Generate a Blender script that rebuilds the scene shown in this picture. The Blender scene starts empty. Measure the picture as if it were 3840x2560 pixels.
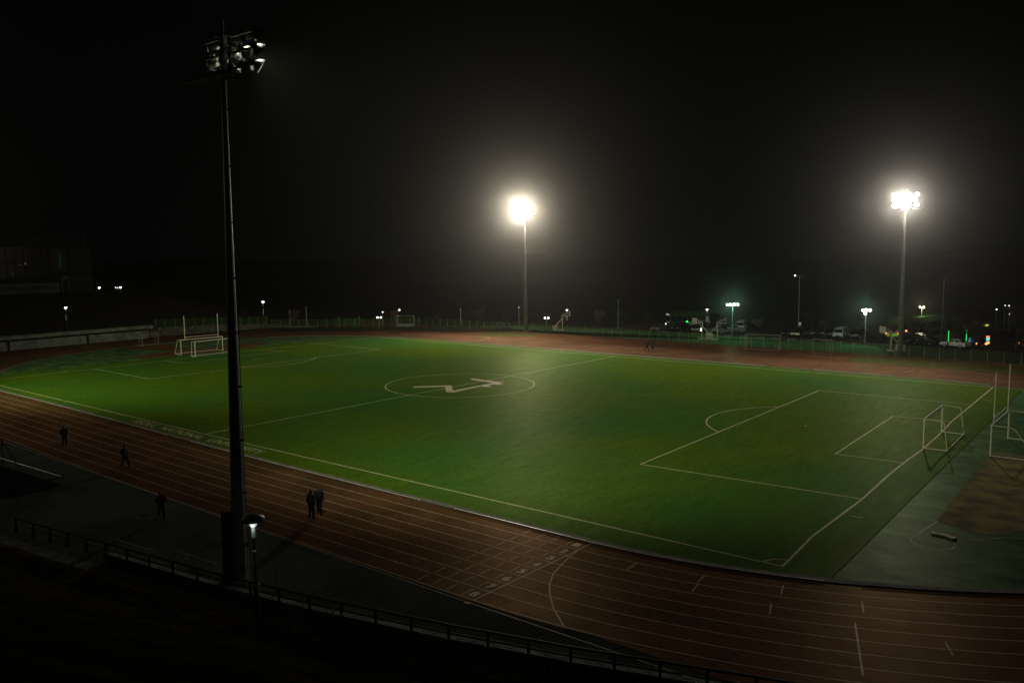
import bpy, bmesh, math, random
from math import sin, cos, pi, radians, sqrt, atan2, hypot
from mathutils import Vector, Matrix
random.seed(7)
SC = bpy.context.scene
COL = SC.collection
# ------------------------------------------------------------------ surveyed viewpoint (metres, pitch centre = origin)
EYE = (68.0873, -76.4076, 16.3748); YAW, PITCH, ROLL, FPX = -0.6660385, 0.1079089, -0.0094833, 3121.62
_sy, _cy, _sp, _cp = sin(YAW), cos(YAW), sin(PITCH), cos(PITCH)
FW = Vector((_sy*_cp, _cy*_cp, -_sp)); _rt = Vector((_cy, -_sy, 0)); _up = _rt.cross(FW)
RT = _rt*cos(ROLL) + _up*sin(ROLL); UP = -_rt*sin(ROLL) + _up*cos(ROLL)
def ray(u, v): return FW + RT*((u-1920)/FPX) + UP*((1280-v)/FPX)
def G(u, v, z=0.0):
    d = ray(u, v); t = (z-EYE[2])/d.z
    return Vector((EYE[0]+d.x*t, EYE[1]+d.y*t, z))
def D(u, v, t): return Vector(EYE) + ray(u, v)*t
def hgt(base, v):
    lo, hi = -5, 60
    for _ in range(50):
        m = (lo+hi)/2; d = Vector((base[0], base[1], base[2]+m)) - Vector(EYE)
        if 1280-FPX*d.dot(UP)/d.dot(FW) > v: lo = m
        else: hi = m
    return lo
# ------------------------------------------------------------------ materials
MATS = {}
def mat(name, c, rough=.8, c2=None, scale=1.0, stretch=None, metal=0.0, spec=.08, bump=0.0, bscale=None, emis=0.0, ecol=None, detail=4, contrast=(.35, .65)):
    if name in MATS: return MATS[name]
    m = bpy.data.materials.new(name); m.use_nodes = True
    nt = m.node_tree; N, L = nt.nodes, nt.links
    b = N['Principled BSDF']
    b.inputs['Roughness'].default_value = rough; b.inputs['Metallic'].default_value = metal
    b.inputs['Specular IOR Level'].default_value = spec
    geo = N.new('ShaderNodeNewGeometry')
    mp = N.new('ShaderNodeMapping'); L.new(geo.outputs['Position'], mp.inputs['Vector'])
    if stretch: mp.inputs['Scale'].default_value = stretch
    nz = N.new('ShaderNodeTexNoise'); nz.inputs['Scale'].default_value = scale; nz.inputs['Detail'].default_value = detail
    L.new(mp.outputs['Vector'], nz.inputs['Vector'])
    cr = N.new('ShaderNodeValToRGB'); L.new(nz.outputs['Fac'], cr.inputs['Fac'])
    if c2 is None: c2 = tuple(x*.78 for x in c[:3])
    cr.color_ramp.elements[0].position = contrast[0]; cr.color_ramp.elements[1].position = contrast[1]
    cr.color_ramp.elements[0].color = (*c2[:3], 1); cr.color_ramp.elements[1].color = (*c[:3], 1)
    L.new(cr.outputs['Color'], b.inputs['Base Color'])
    if bump:
        n2 = N.new('ShaderNodeTexNoise'); n2.inputs['Scale'].default_value = bscale or scale*4; n2.inputs['Detail'].default_value = 3
        L.new(mp.outputs['Vector'], n2.inputs['Vector'])
        bp = N.new('ShaderNodeBump'); bp.inputs['Strength'].default_value = bump; bp.inputs['Distance'].default_value = .05
        L.new(n2.outputs['Fac'], bp.inputs['Height']); L.new(bp.outputs['Normal'], b.inputs['Normal'])
    if emis:
        b.inputs['Emission Color'].default_value = (*(ecol or c)[:3], 1); b.inputs['Emission Strength'].default_value = emis
        m.cycles.emission_sampling = 'NONE'
    MATS[name] = m
    return m
def layered_ground(name, cols, rough, big, fine, fine_stretch, spec, grain=40.0, bump=.4, streak=.35, rvar=.15, patch=None, sheen=None, grain2=None):
    """turf / track surface: large patches of hue, stretched streaks, fine grain"""
    m = bpy.data.materials.new(name); m.use_nodes = True
    nt = m.node_tree; N, L = nt.nodes, nt.links; b = N['Principled BSDF']
    b.inputs['Specular IOR Level'].default_value = 0.0
    geo = N.new('ShaderNodeNewGeometry')
    def noise(scale, st=None, det=3, off=0):
        mp = N.new('ShaderNodeMapping'); L.new(geo.outputs['Position'], mp.inputs['Vector'])
        mp.inputs['Location'].default_value = (off, off*1.7, 0)
        if st: mp.inputs['Scale'].default_value = st
        n = N.new('ShaderNodeTexNoise'); n.inputs['Scale'].default_value = scale; n.inputs['Detail'].default_value = det
        L.new(mp.outputs['Vector'], n.inputs['Vector']); return n.outputs['Fac']
    def ramp(f, a, bb, ca, cb):
        r = N.new('ShaderNodeValToRGB'); L.new(f, r.inputs['Fac']); e = r.color_ramp.elements
        e[0].position = a; e[1].position = bb; e[0].color = (*ca, 1); e[1].color = (*cb, 1); return r.outputs['Color']
    def mul(a, bcol, fac=1.0):
        x = N.new('ShaderNodeMix'); x.data_type = 'RGBA'; x.blend_type = 'MULTIPLY'; x.inputs['Factor'].default_value = fac
        L.new(a, x.inputs['A']); L.new(bcol, x.inputs['B']); return x.outputs['Result']
    c = ramp(noise(big, None, 3, 3), .34, .66, cols[0], cols[1])
    c = mul(c, ramp(noise(fine, fine_stretch, 5, 11), .3, .7, (1-streak,)*3, (1+streak,)*3))
    c = mul(c, ramp(noise(grain, None, 2, 5), .25, .75, (.68,)*3, (1.3,)*3))
    if grain2: c = mul(c, ramp(noise(grain2[0], grain2[2] if len(grain2) > 2 else None, 4, 15), .25, .75, (1-grain2[1],)*3, (1+grain2[1],)*3))
    if patch: c = mul(c, ramp(noise(patch[0], None, 6, 21), patch[1], patch[2], patch[3], (1, 1, 1)))
    L.new(c, b.inputs['Base Color'])
    rr = N.new('ShaderNodeMapRange'); rr.inputs['To Min'].default_value = rough-rvar; rr.inputs['To Max'].default_value = rough+rvar
    rr.inputs['From Min'].default_value = .3; rr.inputs['From Max'].default_value = .7
    L.new(noise(fine*1.5, fine_stretch, 4, 31), rr.inputs['Value']); L.new(rr.outputs['Result'], b.inputs['Roughness'])
    bp = N.new('ShaderNodeBump'); bp.inputs['Strength'].default_value = bump; bp.inputs['Distance'].default_value = .03
    L.new(noise(grain*.7, None, 2, 9), bp.inputs['Height']); L.new(bp.outputs['Normal'], b.inputs['Normal'])
    if sheen:
        gl = N.new('ShaderNodeBsdfGlossy'); gl.inputs['Roughness'].default_value = rough; L.new(bp.outputs['Normal'], gl.inputs['Normal'])
        sm_ = N.new('ShaderNodeMix'); sm_.data_type = 'RGBA'; sm_.blend_type = 'MULTIPLY'; sm_.inputs['Factor'].default_value = 1.0; sm_.inputs['A'].default_value = (*sheen, 1)
        L.new(ramp(noise(fine*1.3, fine_stretch, 5, 41), .3, .7, (.72,)*3, (1.2,)*3), sm_.inputs['B']); L.new(sm_.outputs['Result'], gl.inputs['Color'])
        ad_ = N.new('ShaderNodeAddShader'); L.new(b.outputs[0], ad_.inputs[0]); L.new(gl.outputs[0], ad_.inputs[1]); L.new(ad_.outputs[0], N['Material Output'].inputs['Surface'])
    MATS[name] = m
    return m
M_turf = layered_ground('turf', ((.064, .108, .004), (.032, .100, .016)), .5, .05, 1.5, (1.0, .16, 1), 0, 22, .15, .13, .03, sheen=(.0155, .0175, .009), grain2=(2.6, .24))
M_infield = layered_ground('infield_green', ((.080, .135, .058), (.055, .120, .050)), .45, .1, 1.0, (.35, 1.0, 1), 0, 20, .15, .5, .04, (.35, .35, .6, (.45, .55, .48)), sheen=(.022, .026, .016), grain2=(2.4, .34))
M_track = layered_ground('track_red', ((.122, .057, .027), (.100, .050, .024)), .42, .08, .9, (.6, 1.2, 1), 0, 28, .15, .12, .04, (.22, .38, .58, (.66, .72, .64)), sheen=(.025, .017, .0085), grain2=(3.2, .32))
M_apron = layered_ground('asphalt_green', ((.068, .078, .060), (.054, .064, .050)), .75, .1, .5, (1, 1, 1), 0, 25, .2, .2, .1, (.15, .35, .6, (.7, .75, .7)), grain2=(5, .2))
M_line = layered_ground('line_paint', ((.52, .47, .32), (.44, .39, .27)), .5, .3, 1.5, (1, 1, 1), 0, 20, .1, .1, .05, sheen=(.03, .028, .018), grain2=(3, .2))
M_lane = layered_ground('lane_paint', ((.44, .38, .27), (.34, .29, .2)), .48, .3, 1.5, (1, 1, 1), 0, 20, .1, .2, .05, sheen=(.075, .066, .05), grain2=(3, .3))
M_faint = mat('faint_paint', (.20, .19, .14), .7, (.12, .11, .08), 3)
M_conc = mat('concrete', (.16, .15, .12), .85, (.09, .085, .07), 1.5, bump=.3)
M_wallc = mat('wall_concrete', (.26, .28, .24), .85, (.12, .14, .12), .9, detail=8, bump=.3)
M_rail = mat('glint_aluminium', (.95, .92, .86), .35, (.9, .86, .8), metal=.3, spec=.6)  # near-white base puts the metal's lamp glint into the colour
M_steel = mat('galvanised_steel', (.30, .37, .33), .5, (.17, .22, .2), 2.5, metal=.1, detail=6)
M_dark = mat('dark_metal', (.018, .02, .02), .45, metal=.3)
M_black = mat('black_paint', (.006, .007, .007), .55, spec=.12)
M_white = mat('white_paint', (.85, .80, .66), .5, (.7, .66, .54), 4)
M_dull = mat('dull_white_paint', (.34, .34, .28), .6, (.2, .2, .17), 4)
M_greenp = mat('green_post_paint', (.32, .46, .22), .5, (.1, .17, .08), 3)
M_net = mat('net_cord', (.25, .27, .24), .9)
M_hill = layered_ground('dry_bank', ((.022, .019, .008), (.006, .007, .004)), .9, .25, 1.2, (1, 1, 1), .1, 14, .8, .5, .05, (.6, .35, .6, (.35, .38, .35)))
M_soil = mat('sand_patch', (.19, .15, .025), .95, (.05, .05, .014), .7, detail=12, bump=.9, bscale=9, contrast=(.36, .60))
M_stone = mat('rubble_stone', (.22, .23, .2), .9, (.02, .025, .02), 3.2, detail=5, bump=1.0, bscale=4)
M_court = layered_ground('court_green', ((.055, .14, .060), (.060, .135, .05)), .7, .05, .4, (1, 1, 1), .25, 20, .3, .2)
M_lot = layered_ground('parking_asphalt', ((.06, .052, .04), (.045, .042, .036)), .8, .05, .5, (1, 1, 1), .3, 20, .3, .2)
M_grass = mat('far_grass', (.035, .035, .014), .95, (.015, .018, .008), .2, detail=6)
# ------------------------------------------------------------------ object helpers
def link(o, parent=None):
    COL.objects.link(o)
    if parent is not None: o.parent = parent
    return o
def tag(o, label=None, cat=None, group=None, kind=None):
    if label: o['label'] = label
    if cat: o['category'] = cat
    if group: o['group'] = group
    if kind: o['kind'] = kind
    return o
def empty(name, loc, rz=0, label=None, cat=None, group=None):
    o = bpy.data.objects.new(name, None); o.location = loc; o.rotation_euler = (0, 0, rz); o.empty_display_size = .2
    return tag(link(o), label, cat, group)
class MB:
    def __init__(s): s.v = []; s.f = []
    def quad(s, *p):
        b = len(s.v); s.v += [tuple(x) for x in p]; s.f.append(tuple(range(b, b+len(p)))); return s
    def box(s, x0, x1, y0, y1, z0, z1, M=None):
        p = [Vector((x, y, z)) for z in (z0, z1) for x, y in ((x0, y0), (x1, y0), (x1, y1), (x0, y1))]
        if M is not None: p = [M @ q for q in p]
        b = len(s.v); s.v += [tuple(q) for q in p]
        s.f += [tuple(b+i for i in t) for t in ((3, 2, 1, 0), (4, 5, 6, 7), (0, 1, 5, 4), (1, 2, 6, 5), (2, 3, 7, 6), (3, 0, 4, 7))]; return s
    def bar(s, a, b_, r0, r1=None, n=8, sq=False):
        a, b_ = Vector(a), Vector(b_); r1 = r0 if r1 is None else r1
        d = (b_-a); 
        if d.length < 1e-6: return s
        d.normalize(); q = Vector((0, 0, 1)) if abs(d.z) < .9 else Vector((1, 0, 0))
        x = d.cross(q).normalized(); y = d.cross(x)
        if sq: n = 4
        ph = pi/4 if sq else 0
        b = len(s.v)
        for c, r in ((a, r0), (b_, r1)):
            for i in range(n):
                t = 2*pi*i/n+ph; s.v.append(tuple(c + x*(r*cos(t)) + y*(r*sin(t))))
        for i in range(n): s.f.append((b+i, b+(i+1) % n, b+n+(i+1) % n, b+n+i))
        s.f.append(tuple(b+i for i in range(n-1, -1, -1))); s.f.append(tuple(b+n+i for i in range(n))); return s
    def poly(s, pts, r, n=8):
        for a, b_ in zip(pts, pts[1:]): s.bar(a, b_, r, n=n)
        return s
    def lathe(s, prof, o=(0, 0, 0), ax=(0, 0, 1), n=16):
        o, d = Vector(o), Vector(ax).normalized(); q = Vector((0, 0, 1)) if abs(d.z) < .9 else Vector((1, 0, 0))
        x = d.cross(q).normalized(); y = d.cross(x); b = len(s.v)
        for r, h in prof:
            for i in range(n):
                t = 2*pi*i/n; s.v.append(tuple(o + d*h + x*(r*cos(t)) + y*(r*sin(t))))
        for k in range(len(prof)-1):
            for i in range(n): s.f.append((b+k*n+i, b+k*n+(i+1) % n, b+(k+1)*n+(i+1) % n, b+(k+1)*n+i))
        return s
    def disc(s, o, ax, r, n=16):
        o, d = Vector(o), Vector(ax).normalized(); q = Vector((0, 0, 1)) if abs(d.z) < .9 else Vector((1, 0, 0))
        x = d.cross(q).normalized(); y = d.cross(x); return s.quad(*[o + x*(r*cos(2*pi*i/n)) + y*(r*sin(2*pi*i/n)) for i in range(n)])
    def ball(s, c, r, n=10, sc=(1, 1, 1)):
        prof = [(max(1e-4, r*sin(pi*k/n))*1.0, -r*cos(pi*k/n)) for k in range(n+1)]; b = len(s.v); s.lathe(prof, (0, 0, 0), (0, 0, 1), n+4)
        for i in range(b, len(s.v)):
            v = s.v[i]; s.v[i] = (c[0]+v[0]*sc[0], c[1]+v[1]*sc[1], c[2]+v[2]*sc[2])
        return s
    def build(s, name, m, parent=None, smooth=False):
        me = bpy.data.meshes.new(name); me.from_pydata(s.v, [], s.f); me.update()
        me.materials.append(m)
        if smooth: me.shade_smooth()
        return link(bpy.data.objects.new(name, me), parent)
def structure(o): o['kind'] = 'structure'; return o
def copy_tree(o, parent=None):
    c = o.copy(); link(c, parent)
    for ch in list(o.children): copy_tree(ch, c)
    return c
def sheet(name, pts, z, m, kind='structure'):
    mb = MB(); mb.quad(*[(p[0], p[1], z) for p in pts]); o = mb.build(name, m); o['kind'] = kind; return o
# ------------------------------------------------------------------ sky, ground
me = bpy.data.meshes.new('sky'); bm = bmesh.new(); bmesh.ops.create_icosphere(bm, subdivisions=4, radius=1400)
bmesh.ops.reverse_faces(bm, faces=bm.faces); bm.to_mesh(me); bm.free()
msky = bpy.data.materials.new('night_sky'); msky.use_nodes = True
nt = msky.node_tree; nt.nodes.clear()
e = nt.nodes.new('ShaderNodeEmission'); outn = nt.nodes.new('ShaderNodeOutputMaterial')
geo = nt.nodes.new('ShaderNodeNewGeometry'); sx = nt.nodes.new('ShaderNodeSeparateXYZ'); nt.links.new(geo.outputs['Position'], sx.inputs[0])
mr = nt.nodes.new('ShaderNodeMapRange'); mr.inputs['From Max'].default_value = 600; nt.links.new(sx.outputs['Z'], mr.inputs['Value'])
rp = nt.nodes.new('ShaderNodeValToRGB'); nt.links.new(mr.outputs['Result'], rp.inputs['Fac'])
rp.color_ramp.elements[0].color = (.0005, .0008, .0007, 1); rp.color_ramp.elements[1].color = (.0003, .0004, .0003, 1)
nt.links.new(rp.outputs['Color'], e.inputs['Color']); e.inputs['Strength'].default_value = 1.0
nt.links.new(e.outputs[0], outn.inputs['Surface']); msky.cycles.emission_sampling = 'NONE'
me.materials.append(msky); me.shade_smooth(); structure(link(bpy.data.objects.new('sky', me)))
sheet('ground', [(-1300, -1300), (1300, -1300), (1300, 1300), (-1300, 1300)], -.06, M_grass)
mb = MB(); hr_ = random.Random(4)
from mathutils import noise as mnoise
for k in range(241):
    a = 2*pi*k/240; 
    for j, (rad_, f_) in enumerate(((420, 0), (520, .55), (700, 1.0), (900, .6))):
        h_ = 11+9*mnoise.noise(Vector((cos(a)*2.2, sin(a)*2.2, 1)))+4*mnoise.noise(Vector((cos(a)*9, sin(a)*9, 2)))+2*mnoise.noise(Vector((cos(a)*40, sin(a)*40, j)))
        mb.v.append((rad_*cos(a), rad_*sin(a), -.5+max(2, h_)*f_))
for k in range(240):
    for j in range(3): mb.f.append((k*4+j, (k+1)*4+j, (k+1)*4+j+1, k*4+j+1))
structure(mb.build('distant_hills', mat('hill_woods', (.02, .025, .015), .95), smooth=True))
# ------------------------------------------------------------------ stadium plan
def ring(o, n=64):
    """closed plan curve, o metres outside the inner kerb"""
    p = []
    for i in range(n+1):
        t = -pi/2 + pi*i/n; p.append((43.4 + (36.5+o)*cos(t), -.75 + (37.35+o)*sin(t)))
    for i in range(n+1):
        t = pi/2 + pi*i/n; p.append((-41.0 + (36.4+o)*cos(t), .15 + (36.4+o)*sin(t)))
    for x, y in ((-30, -36.4), (-20.7, -36.7), (-11, -37.05), (-2.7, -37.38), (6, -37.68), (15, -37.9), (28, -38.05)): p.append((x, y-o))
    return p
def band(name, o0, o1, z, m, i0=0, i1=None):
    a, b = ring(o0), ring(o1); mb = MB(); n = len(a); i1 = n if i1 is None else i1
    for i in range(i0, i1):
        j = (i+1) % n; mb.quad((*a[i], z), (*b[i], z), (*b[j], z), (*a[j], z))
    o = mb.build(name, m); o['kind'] = 'structure'; return o
def clip(poly, ax, lim, keep_less):
    out = []; n = len(poly)
    for i in range(n):
        a, b = poly[i], poly[(i+1) % n]; ia = (a[ax] < lim) == keep_less; ib = (b[ax] < lim) == keep_less
        if ia: out.append(a)
        if ia != ib:
            t = (lim-a[ax])/(b[ax]-a[ax]); out.append((a[0]+(b[0]-a[0])*t, a[1]+(b[1]-a[1])*t))
    return out
XL, XR = -57.4, 55.8
inner = ring(-.55)
mid = clip(clip(inner, 0, XR, True), 0, XL, False)
mb = MB(); mb.quad(*[(p[0], p[1], .045) for p in mid])
for a, b in zip(mid, mid[1:]+mid[:1]): mb.quad((*a, -.01), (*b, -.01), (*b, .045), (*a, .045))
structure(mb.build('pitch_turf', M_turf))
sheet('infield_right', clip(inner, 0, XR-.02, False), .012, M_infield)
sheet('infield_left', clip(inner, 0, XL+.02, True), .012, M_infield)
# red run-ups on the left infield
mb = MB()
for poly in ([(-61.6, -22.4), (-61.2, -8.8), (-58.4, -10.3), (-57.6, 1.5), (-57.8, 10.2), (-62.6, 17.5), (-63.2, 16.4), (-65.0, 11.2), (-63.6, -6.0), (-62.2, -8.9)],
             [(-64.8, -1.8), (-76.8, -4.6), (-76.2, 4.0), (-64.6, 2.2)]):
    mb.quad(*[(x, y, .018) for x, y in poly])
structure(mb.build('runup_surface', M_track))
# track, kerb, apron
band('running_track', -.02, 9.9, .006, M_track)
structure(sheet('track_chute', [(43, -47.4), (66, -47.9), (66, -42.0), (56, -46.0), (50, -47.4)], .003, M_track))
kb = MB(); a, b = ring(-.55), ring(-.05); n = len(a)
for i in range(n):
    j = (i+1) % n
    kb.quad((*a[i], .05), (*b[i], .05), (*b[j], .05), (*a[j], .05)); kb.quad((*b[i], 0), (*b[j], 0), (*b[j], .05), (*b[i], .05))
    kb.quad((*a[i], 0), (*a[i], .05), (*a[j], .05), (*a[j], 0))
structure(kb.build('track_kerb', M_conc))
# plan length along the ring for rail pieces
def ring_dense(o):
    r = ring(o, 64); out = []; n = len(r)
    for i in range(n):
        a, b = Vector(r[i]), Vector(r[(i+1) % n]); k = max(1, int((b-a).length/1.0))
        for t in range(k): out.append(a+(b-a)*t/k)
    return out
rd = ring_dense(-.02)
def nearest(p): return min(range(len(rd)), key=lambda i: (rd[i]-Vector((p[0], p[1]))).length)
rails = [((-46, -35), (-2.9, -37.4)), ((1.4, -37.5), (30.5, -38)), ((33.5, -38), (56.0, -36)), ((57.5, -35), (78, -5)),
         ((52, 36), (45, 36.9)), ((41.5, 36.8), (31.0, 36.7)), ((24, 36.7), (-26, 36.5)), ((-44, 36), (-70, 22)), ((-76, 8), (-77.3, -2))]
for k, (p, q) in enumerate(rails):
    i0, i1 = nearest(p), nearest(q); ids = []
    i = i0
    while i != i1: ids.append(i); i = (i+1) % len(rd)
    ids.append(i1)
    mb = MB(); pts = [(rd[i].x, rd[i].y, .085) for i in ids]; mb.poly(pts, .026, 6)
    for i in ids[::2]: mb.box(rd[i].x-.02, rd[i].x+.02, rd[i].y-.02, rd[i].y+.02, .04, .075)
    o = mb.build('kerb_rail', M_rail if k not in (3, 7, 8) else M_dull)
    lab = ['low white kerb rail along the lettering touchline, ending at the gap beside the lettering',
           'low bright kerb rail on the near straight, running behind the big dark mast',
           'low kerb rail passing the finish line and bending beside the near corner flag arc',
           'low dull kerb rail curving around the shot put end',
           'short low kerb rail by the far end of the right goal line',
           'short pale kerb rail on the far straight between two gaps',
           'longest low kerb rail on the far straight below the middle floodlight mast',
           'low kerb rail on the far left bend behind the left corner',
           'low kerb rail on the left bend behind the small goal'][k]
    tag(o, lab, 'kerb rail', 'inner kerb rails of the running track')
# near apron and far apron
mb = MB(); mb.quad((-95, -66, -.006), (75, -66, -.006), (75, -30, -.006), (-95, -30, -.006)); structure(mb.build('near_apron', M_apron))
mb = MB(); mb.quad((-88, 30, -.008), (75, 30, -.008), (75, 58.6, -.008), (-88, 58.6, -.008)); structure(mb.build('far_apron', M_track))
sheet('left_apron', [(-88.6, -29.5), (-70, -29.5), (-70, 29.5), (-88.6, 29.5)], -.007, M_track)
M_vg = mat('verge_grass', (.085, .085, .02), .9, (.04, .045, .012), .8, detail=7, bump=.5)
sheet('grass_verge', [G(*p)[:2] for p in ((1760, 1252), (1900, 1243), (2060, 1250), (1990, 1262), (1850, 1262))], .0, M_vg)
sheet('grass_verge_right', [G(*p)[:2] for p in ((3160, 1350), (3225, 1336), (3480, 1347), (3840, 1375), (3840, 1405), (3560, 1386), (3300, 1366))], .0, M_vg)
sheet('grass_verge_left', [(-88, 34), (-60, 57), (-36, 58), (-45, 50), (-62, 44), (-78, 30)], .0, mat('verge_dark', (.03, .04, .022), .95, (.018, .026, .016), .5))
# soil / grass landing patch right
patch = [(58.05, -1.5), (57.9, -8), (57.95, -16), (58.1, -22.4), (59.3, -23.2), (60.4, -23.5), (61.4, -23.3), (62.2, -21.6), (64, -20.8), (70, -17), (72, -1)]
pp = []
for i, p in enumerate(patch):
    q = patch[(i+1) % len(patch)]; L_ = hypot(q[0]-p[0], q[1]-p[1]); k = max(1, int(L_/.5))
    for t in range(k): pp.append((p[0]+(q[0]-p[0])*t/k+random.uniform(-.06, .06), p[1]+(q[1]-p[1])*t/k+random.uniform(-.06, .06)))
sheet('landing_sector', pp, .02, M_soil)
# ------------------------------------------------------------------ markings
def strip(mb, pts, w, z, closed=False):
    n = len(pts); P = [Vector((p[0], p[1])) for p in pts]; Lf, Rt = [], []
    for i in range(n):
        a = P[(i-1) % n] if (closed or i > 0) else P[i]; b = P[(i+1) % n] if (closed or i < n-1) else P[i]
        t = (b-a); t.normalize(); nn = Vector((-t.y, t.x)); Lf.append(P[i]+nn*w/2); Rt.append(P[i]-nn*w/2)
    for i in range(n if closed else n-1):
        j = (i+1) % n; mb.quad((*Lf[i], z), (*Rt[i], z), (*Rt[j], z), (*Lf[j], z))
ZM = .051
mb = MB(); LW = .12
# surveyed corners (the painted lines wander a little)
nr, fr, fl = G(2934.6, 2122.3, .05), G(3723.7, 1451.5, .05), G(1406, 1263.6, .05)
hn, hf = G(768, 1626.8, .05), G(2304, 1335.7, .05)
nl = (-53.6, -34.3)
glR = [nr, G(3045, 2010, .05), G(3233.2, 1870, .05), G(3330, 1782, .05), G(3388.5, 1734.7, .05), G(3462.5, 1681.6, .05), G(3530.8, 1620.4, .05), G(3568, 1580, .05), G(3646, 1516.3, .05), fr]
strip(mb, [nl, hn, nr], LW, ZM); strip(mb, [fl, hf, fr], LW, ZM); strip(mb, glR, LW*1.2, ZM)
glL = [nl, G(355.2, 1382.7, .05), G(616.8, 1352, .05), G(733, 1338, .05), G(885.7, 1320.6, .05), G(1188.8, 1288, .05), fl]
strip(mb, glL, LW, ZM+.001); strip(mb, [hn, hf], LW, ZM+.002)
c0 = Vector((.1, -.35)); strip(mb, [(c0.x+9.2*cos(t*pi/48), c0.y+9.15*sin(t*pi/48)) for t in range(96)], LW, ZM+.003, True)
def gg(*uv): return [G(u, v, .05) for u, v in uv]
strip(mb, gg((3233.2, 1870), (2401.7, 1739.9)), LW, ZM+.001); strip(mb, gg((2401.7, 1739.9), (3071.6, 1463.8)), LW, ZM+.002); strip(mb, gg((3071.6, 1463.8), (3646, 1516.3)), LW, ZM+.001)
strip(mb, gg((3388.5, 1734.7), (3132.7, 1701)), LW, ZM+.001); strip(mb, gg((3132.7, 1701), (3348.7, 1559.7)), LW, ZM+.002); strip(mb, gg((3348.7, 1559.7), (3568, 1580)), LW, ZM+.001)
strip(mb, gg((355.2, 1382.7), (563.6, 1421)), LW, ZM+.002); strip(mb, gg((563.6, 1421), (1425.2, 1309.9)), LW, ZM+.003); strip(mb, gg((1425.2, 1309.9), (1188.8, 1288)), LW, ZM+.002)
strip(mb, gg((616.8, 1352), (683.5, 1361.5)), LW, ZM+.002); strip(mb, gg((683.5, 1361.5), (1063, 1316.7)), LW, ZM+.003); strip(mb, gg((1063, 1316.7), (1000, 1311)), LW, ZM+.002)
sR = G(3020.6, 1595.7, .05); a0 = math.acos(5.5/9.15)
strip(mb, [(sR.x+9.15*cos(pi-a0+2*a0*t/24)+.1, sR.y+9.15*sin(pi-a0+2*a0*t/24)+.25) for t in range(25)], LW, ZM+.003)
sL = Vector((-42.6, -.3)); strip(mb, [(sL.x+9.15*cos(-a0+2*a0*t/24), sL.y+9.15*sin(-a0+2*a0*t/24)) for t in range(25)], LW, ZM+.004)
strip(mb, [(nr.x-1.0*sin(t*pi/24), nr.y+1.0*cos(t*pi/24)) for t in range(13)], .1, ZM+.003)
mb.disc((sR.x, sR.y, ZM), (0, 0, 1), .14); mb.disc((sL.x, sL.y, ZM), (0, 0, 1), .16)
strip(mb, gg((3191, 1933), (3235, 1940)), .1, ZM); strip(mb, gg((238, 1390), (250, 1393)), .12, ZM); strip(mb, gg((3690, 1498), (3716, 1502)), .08, ZM)
structure(mb.build('pitch_marking', M_line))
# emblem in the centre circle
em = [(495, 320), (848, 309), (918, 306), (937, 366), (1380, 281), (1125, 243), (1132, 236), (1165, 233), (1410, 267), (1500, 271), (1442, 285), (1497, 297), (1430, 301), (1385, 296), (1320, 308), (1370, 319), (1310, 327), (1250, 317), (940, 386), (862, 381), (848, 323), (497, 334)]
sheet('centre_emblem', [G(1380+x*.34014, 1340+y*.34014, .05)[:2] for x, y in em], ZM+.008, mat('emblem_paint', (.44, .37, .20), .7, (.36, .30, .16), 2))
# lane lines
mb = MB()
for k in range(1, 9):
    strip(mb, ring(1.22*k), .055, .0105, True)
structure(mb.build('lane_marking', M_lane))
mb = MB(); strip(mb, [(43.5, -37.95), (43.2, -47.9)], .07, .0115)
strip(mb, [(43.5, -38.0), (43.45, -39.2), (43.7, -40.6), (44.0, -41.8), (44.4, -43.1), (45.0, -44.2), (45.5, -44.9), (46.0, -45.5), (46.7, -46.3), (48.2, -47.6)], .07, .0125)
strip(mb, [(-41, -46.8), (43, -48.2), (66, -48.35)], .05, .010)
for (a, b) in (((47.0, -39.1), (47.1, -40.3)), ((50.6, -38.5), (50.7, -39.6)), ((50.8, -39.7), (51.0, -40.8)), ((54.2, -37.4), (54.5, -38.5)), ((54.5, -39.8), (54.9, -41.0)), ((57.8, -37.1), (58.2, -38.3)), ((58.2, -39.6), (59.8, -44.2)), ((61.7, -39.2), (62.2, -40.3))):
    strip(mb, [a, b], .08, .0125)
for lane in range(8):
    yc = -38.12-.61-1.22*lane
    for d in range(4): 
        x = 42.45-d*1.0-.02*lane; strip(mb, [(x, yc-.42), (x, yc+.42)], .05, .0115)
cc = G(1640, 1252); strip(mb, [(-34.5+3.2*cos(t/12), 41+4.5*sin(t/12)) for t in range(-18, 18)], .08, .0125)
for u, v in ((2135, 1265), (2987, 1323), (3135, 1343), (3390, 1394), (3500, 1413)):
    p = G(u, v); strip(mb, [(p.x, p.y), (p.x+.9, p.y+1.6)], .07, .0115)
structure(mb.build('start_marking', M_lane))
def text(s, size, sx=1.0, offset=0.0):
    cu = bpy.data.curves.new('t', 'FONT'); cu.body = s; cu.size = size; cu.offset = offset; cu.resolution_u = 3
    o = bpy.data.objects.new('t', cu); COL.objects.link(o); bpy.context.view_layer.update()
    me = bpy.data.meshes.new_from_object(o.evaluated_get(bpy.context.evaluated_depsgraph_get()))
    bpy.data.objects.remove(o); bpy.data.curves.remove(cu)
    for v in me.vertices: v.co.x *= sx
    return me
def text_obj(name, s, size, width, m, mw, parent=None, offset=0.0, center=False):
    me = text(s, size, 1, offset); xs = [v.co.x for v in me.vertices]; x0, x1 = min(xs), max(xs)
    k = width/(x1-x0) if width else 1
    for v in me.vertices: v.co.x = (v.co.x-(x0+x1)/2 if center else v.co.x-x0)*k
    me.materials.clear(); me.materials.append(m); o = bpy.data.objects.new(name, me); link(o, parent); o.matrix_world = mw; return o
th = atan2(.25, 21.8)
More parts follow.
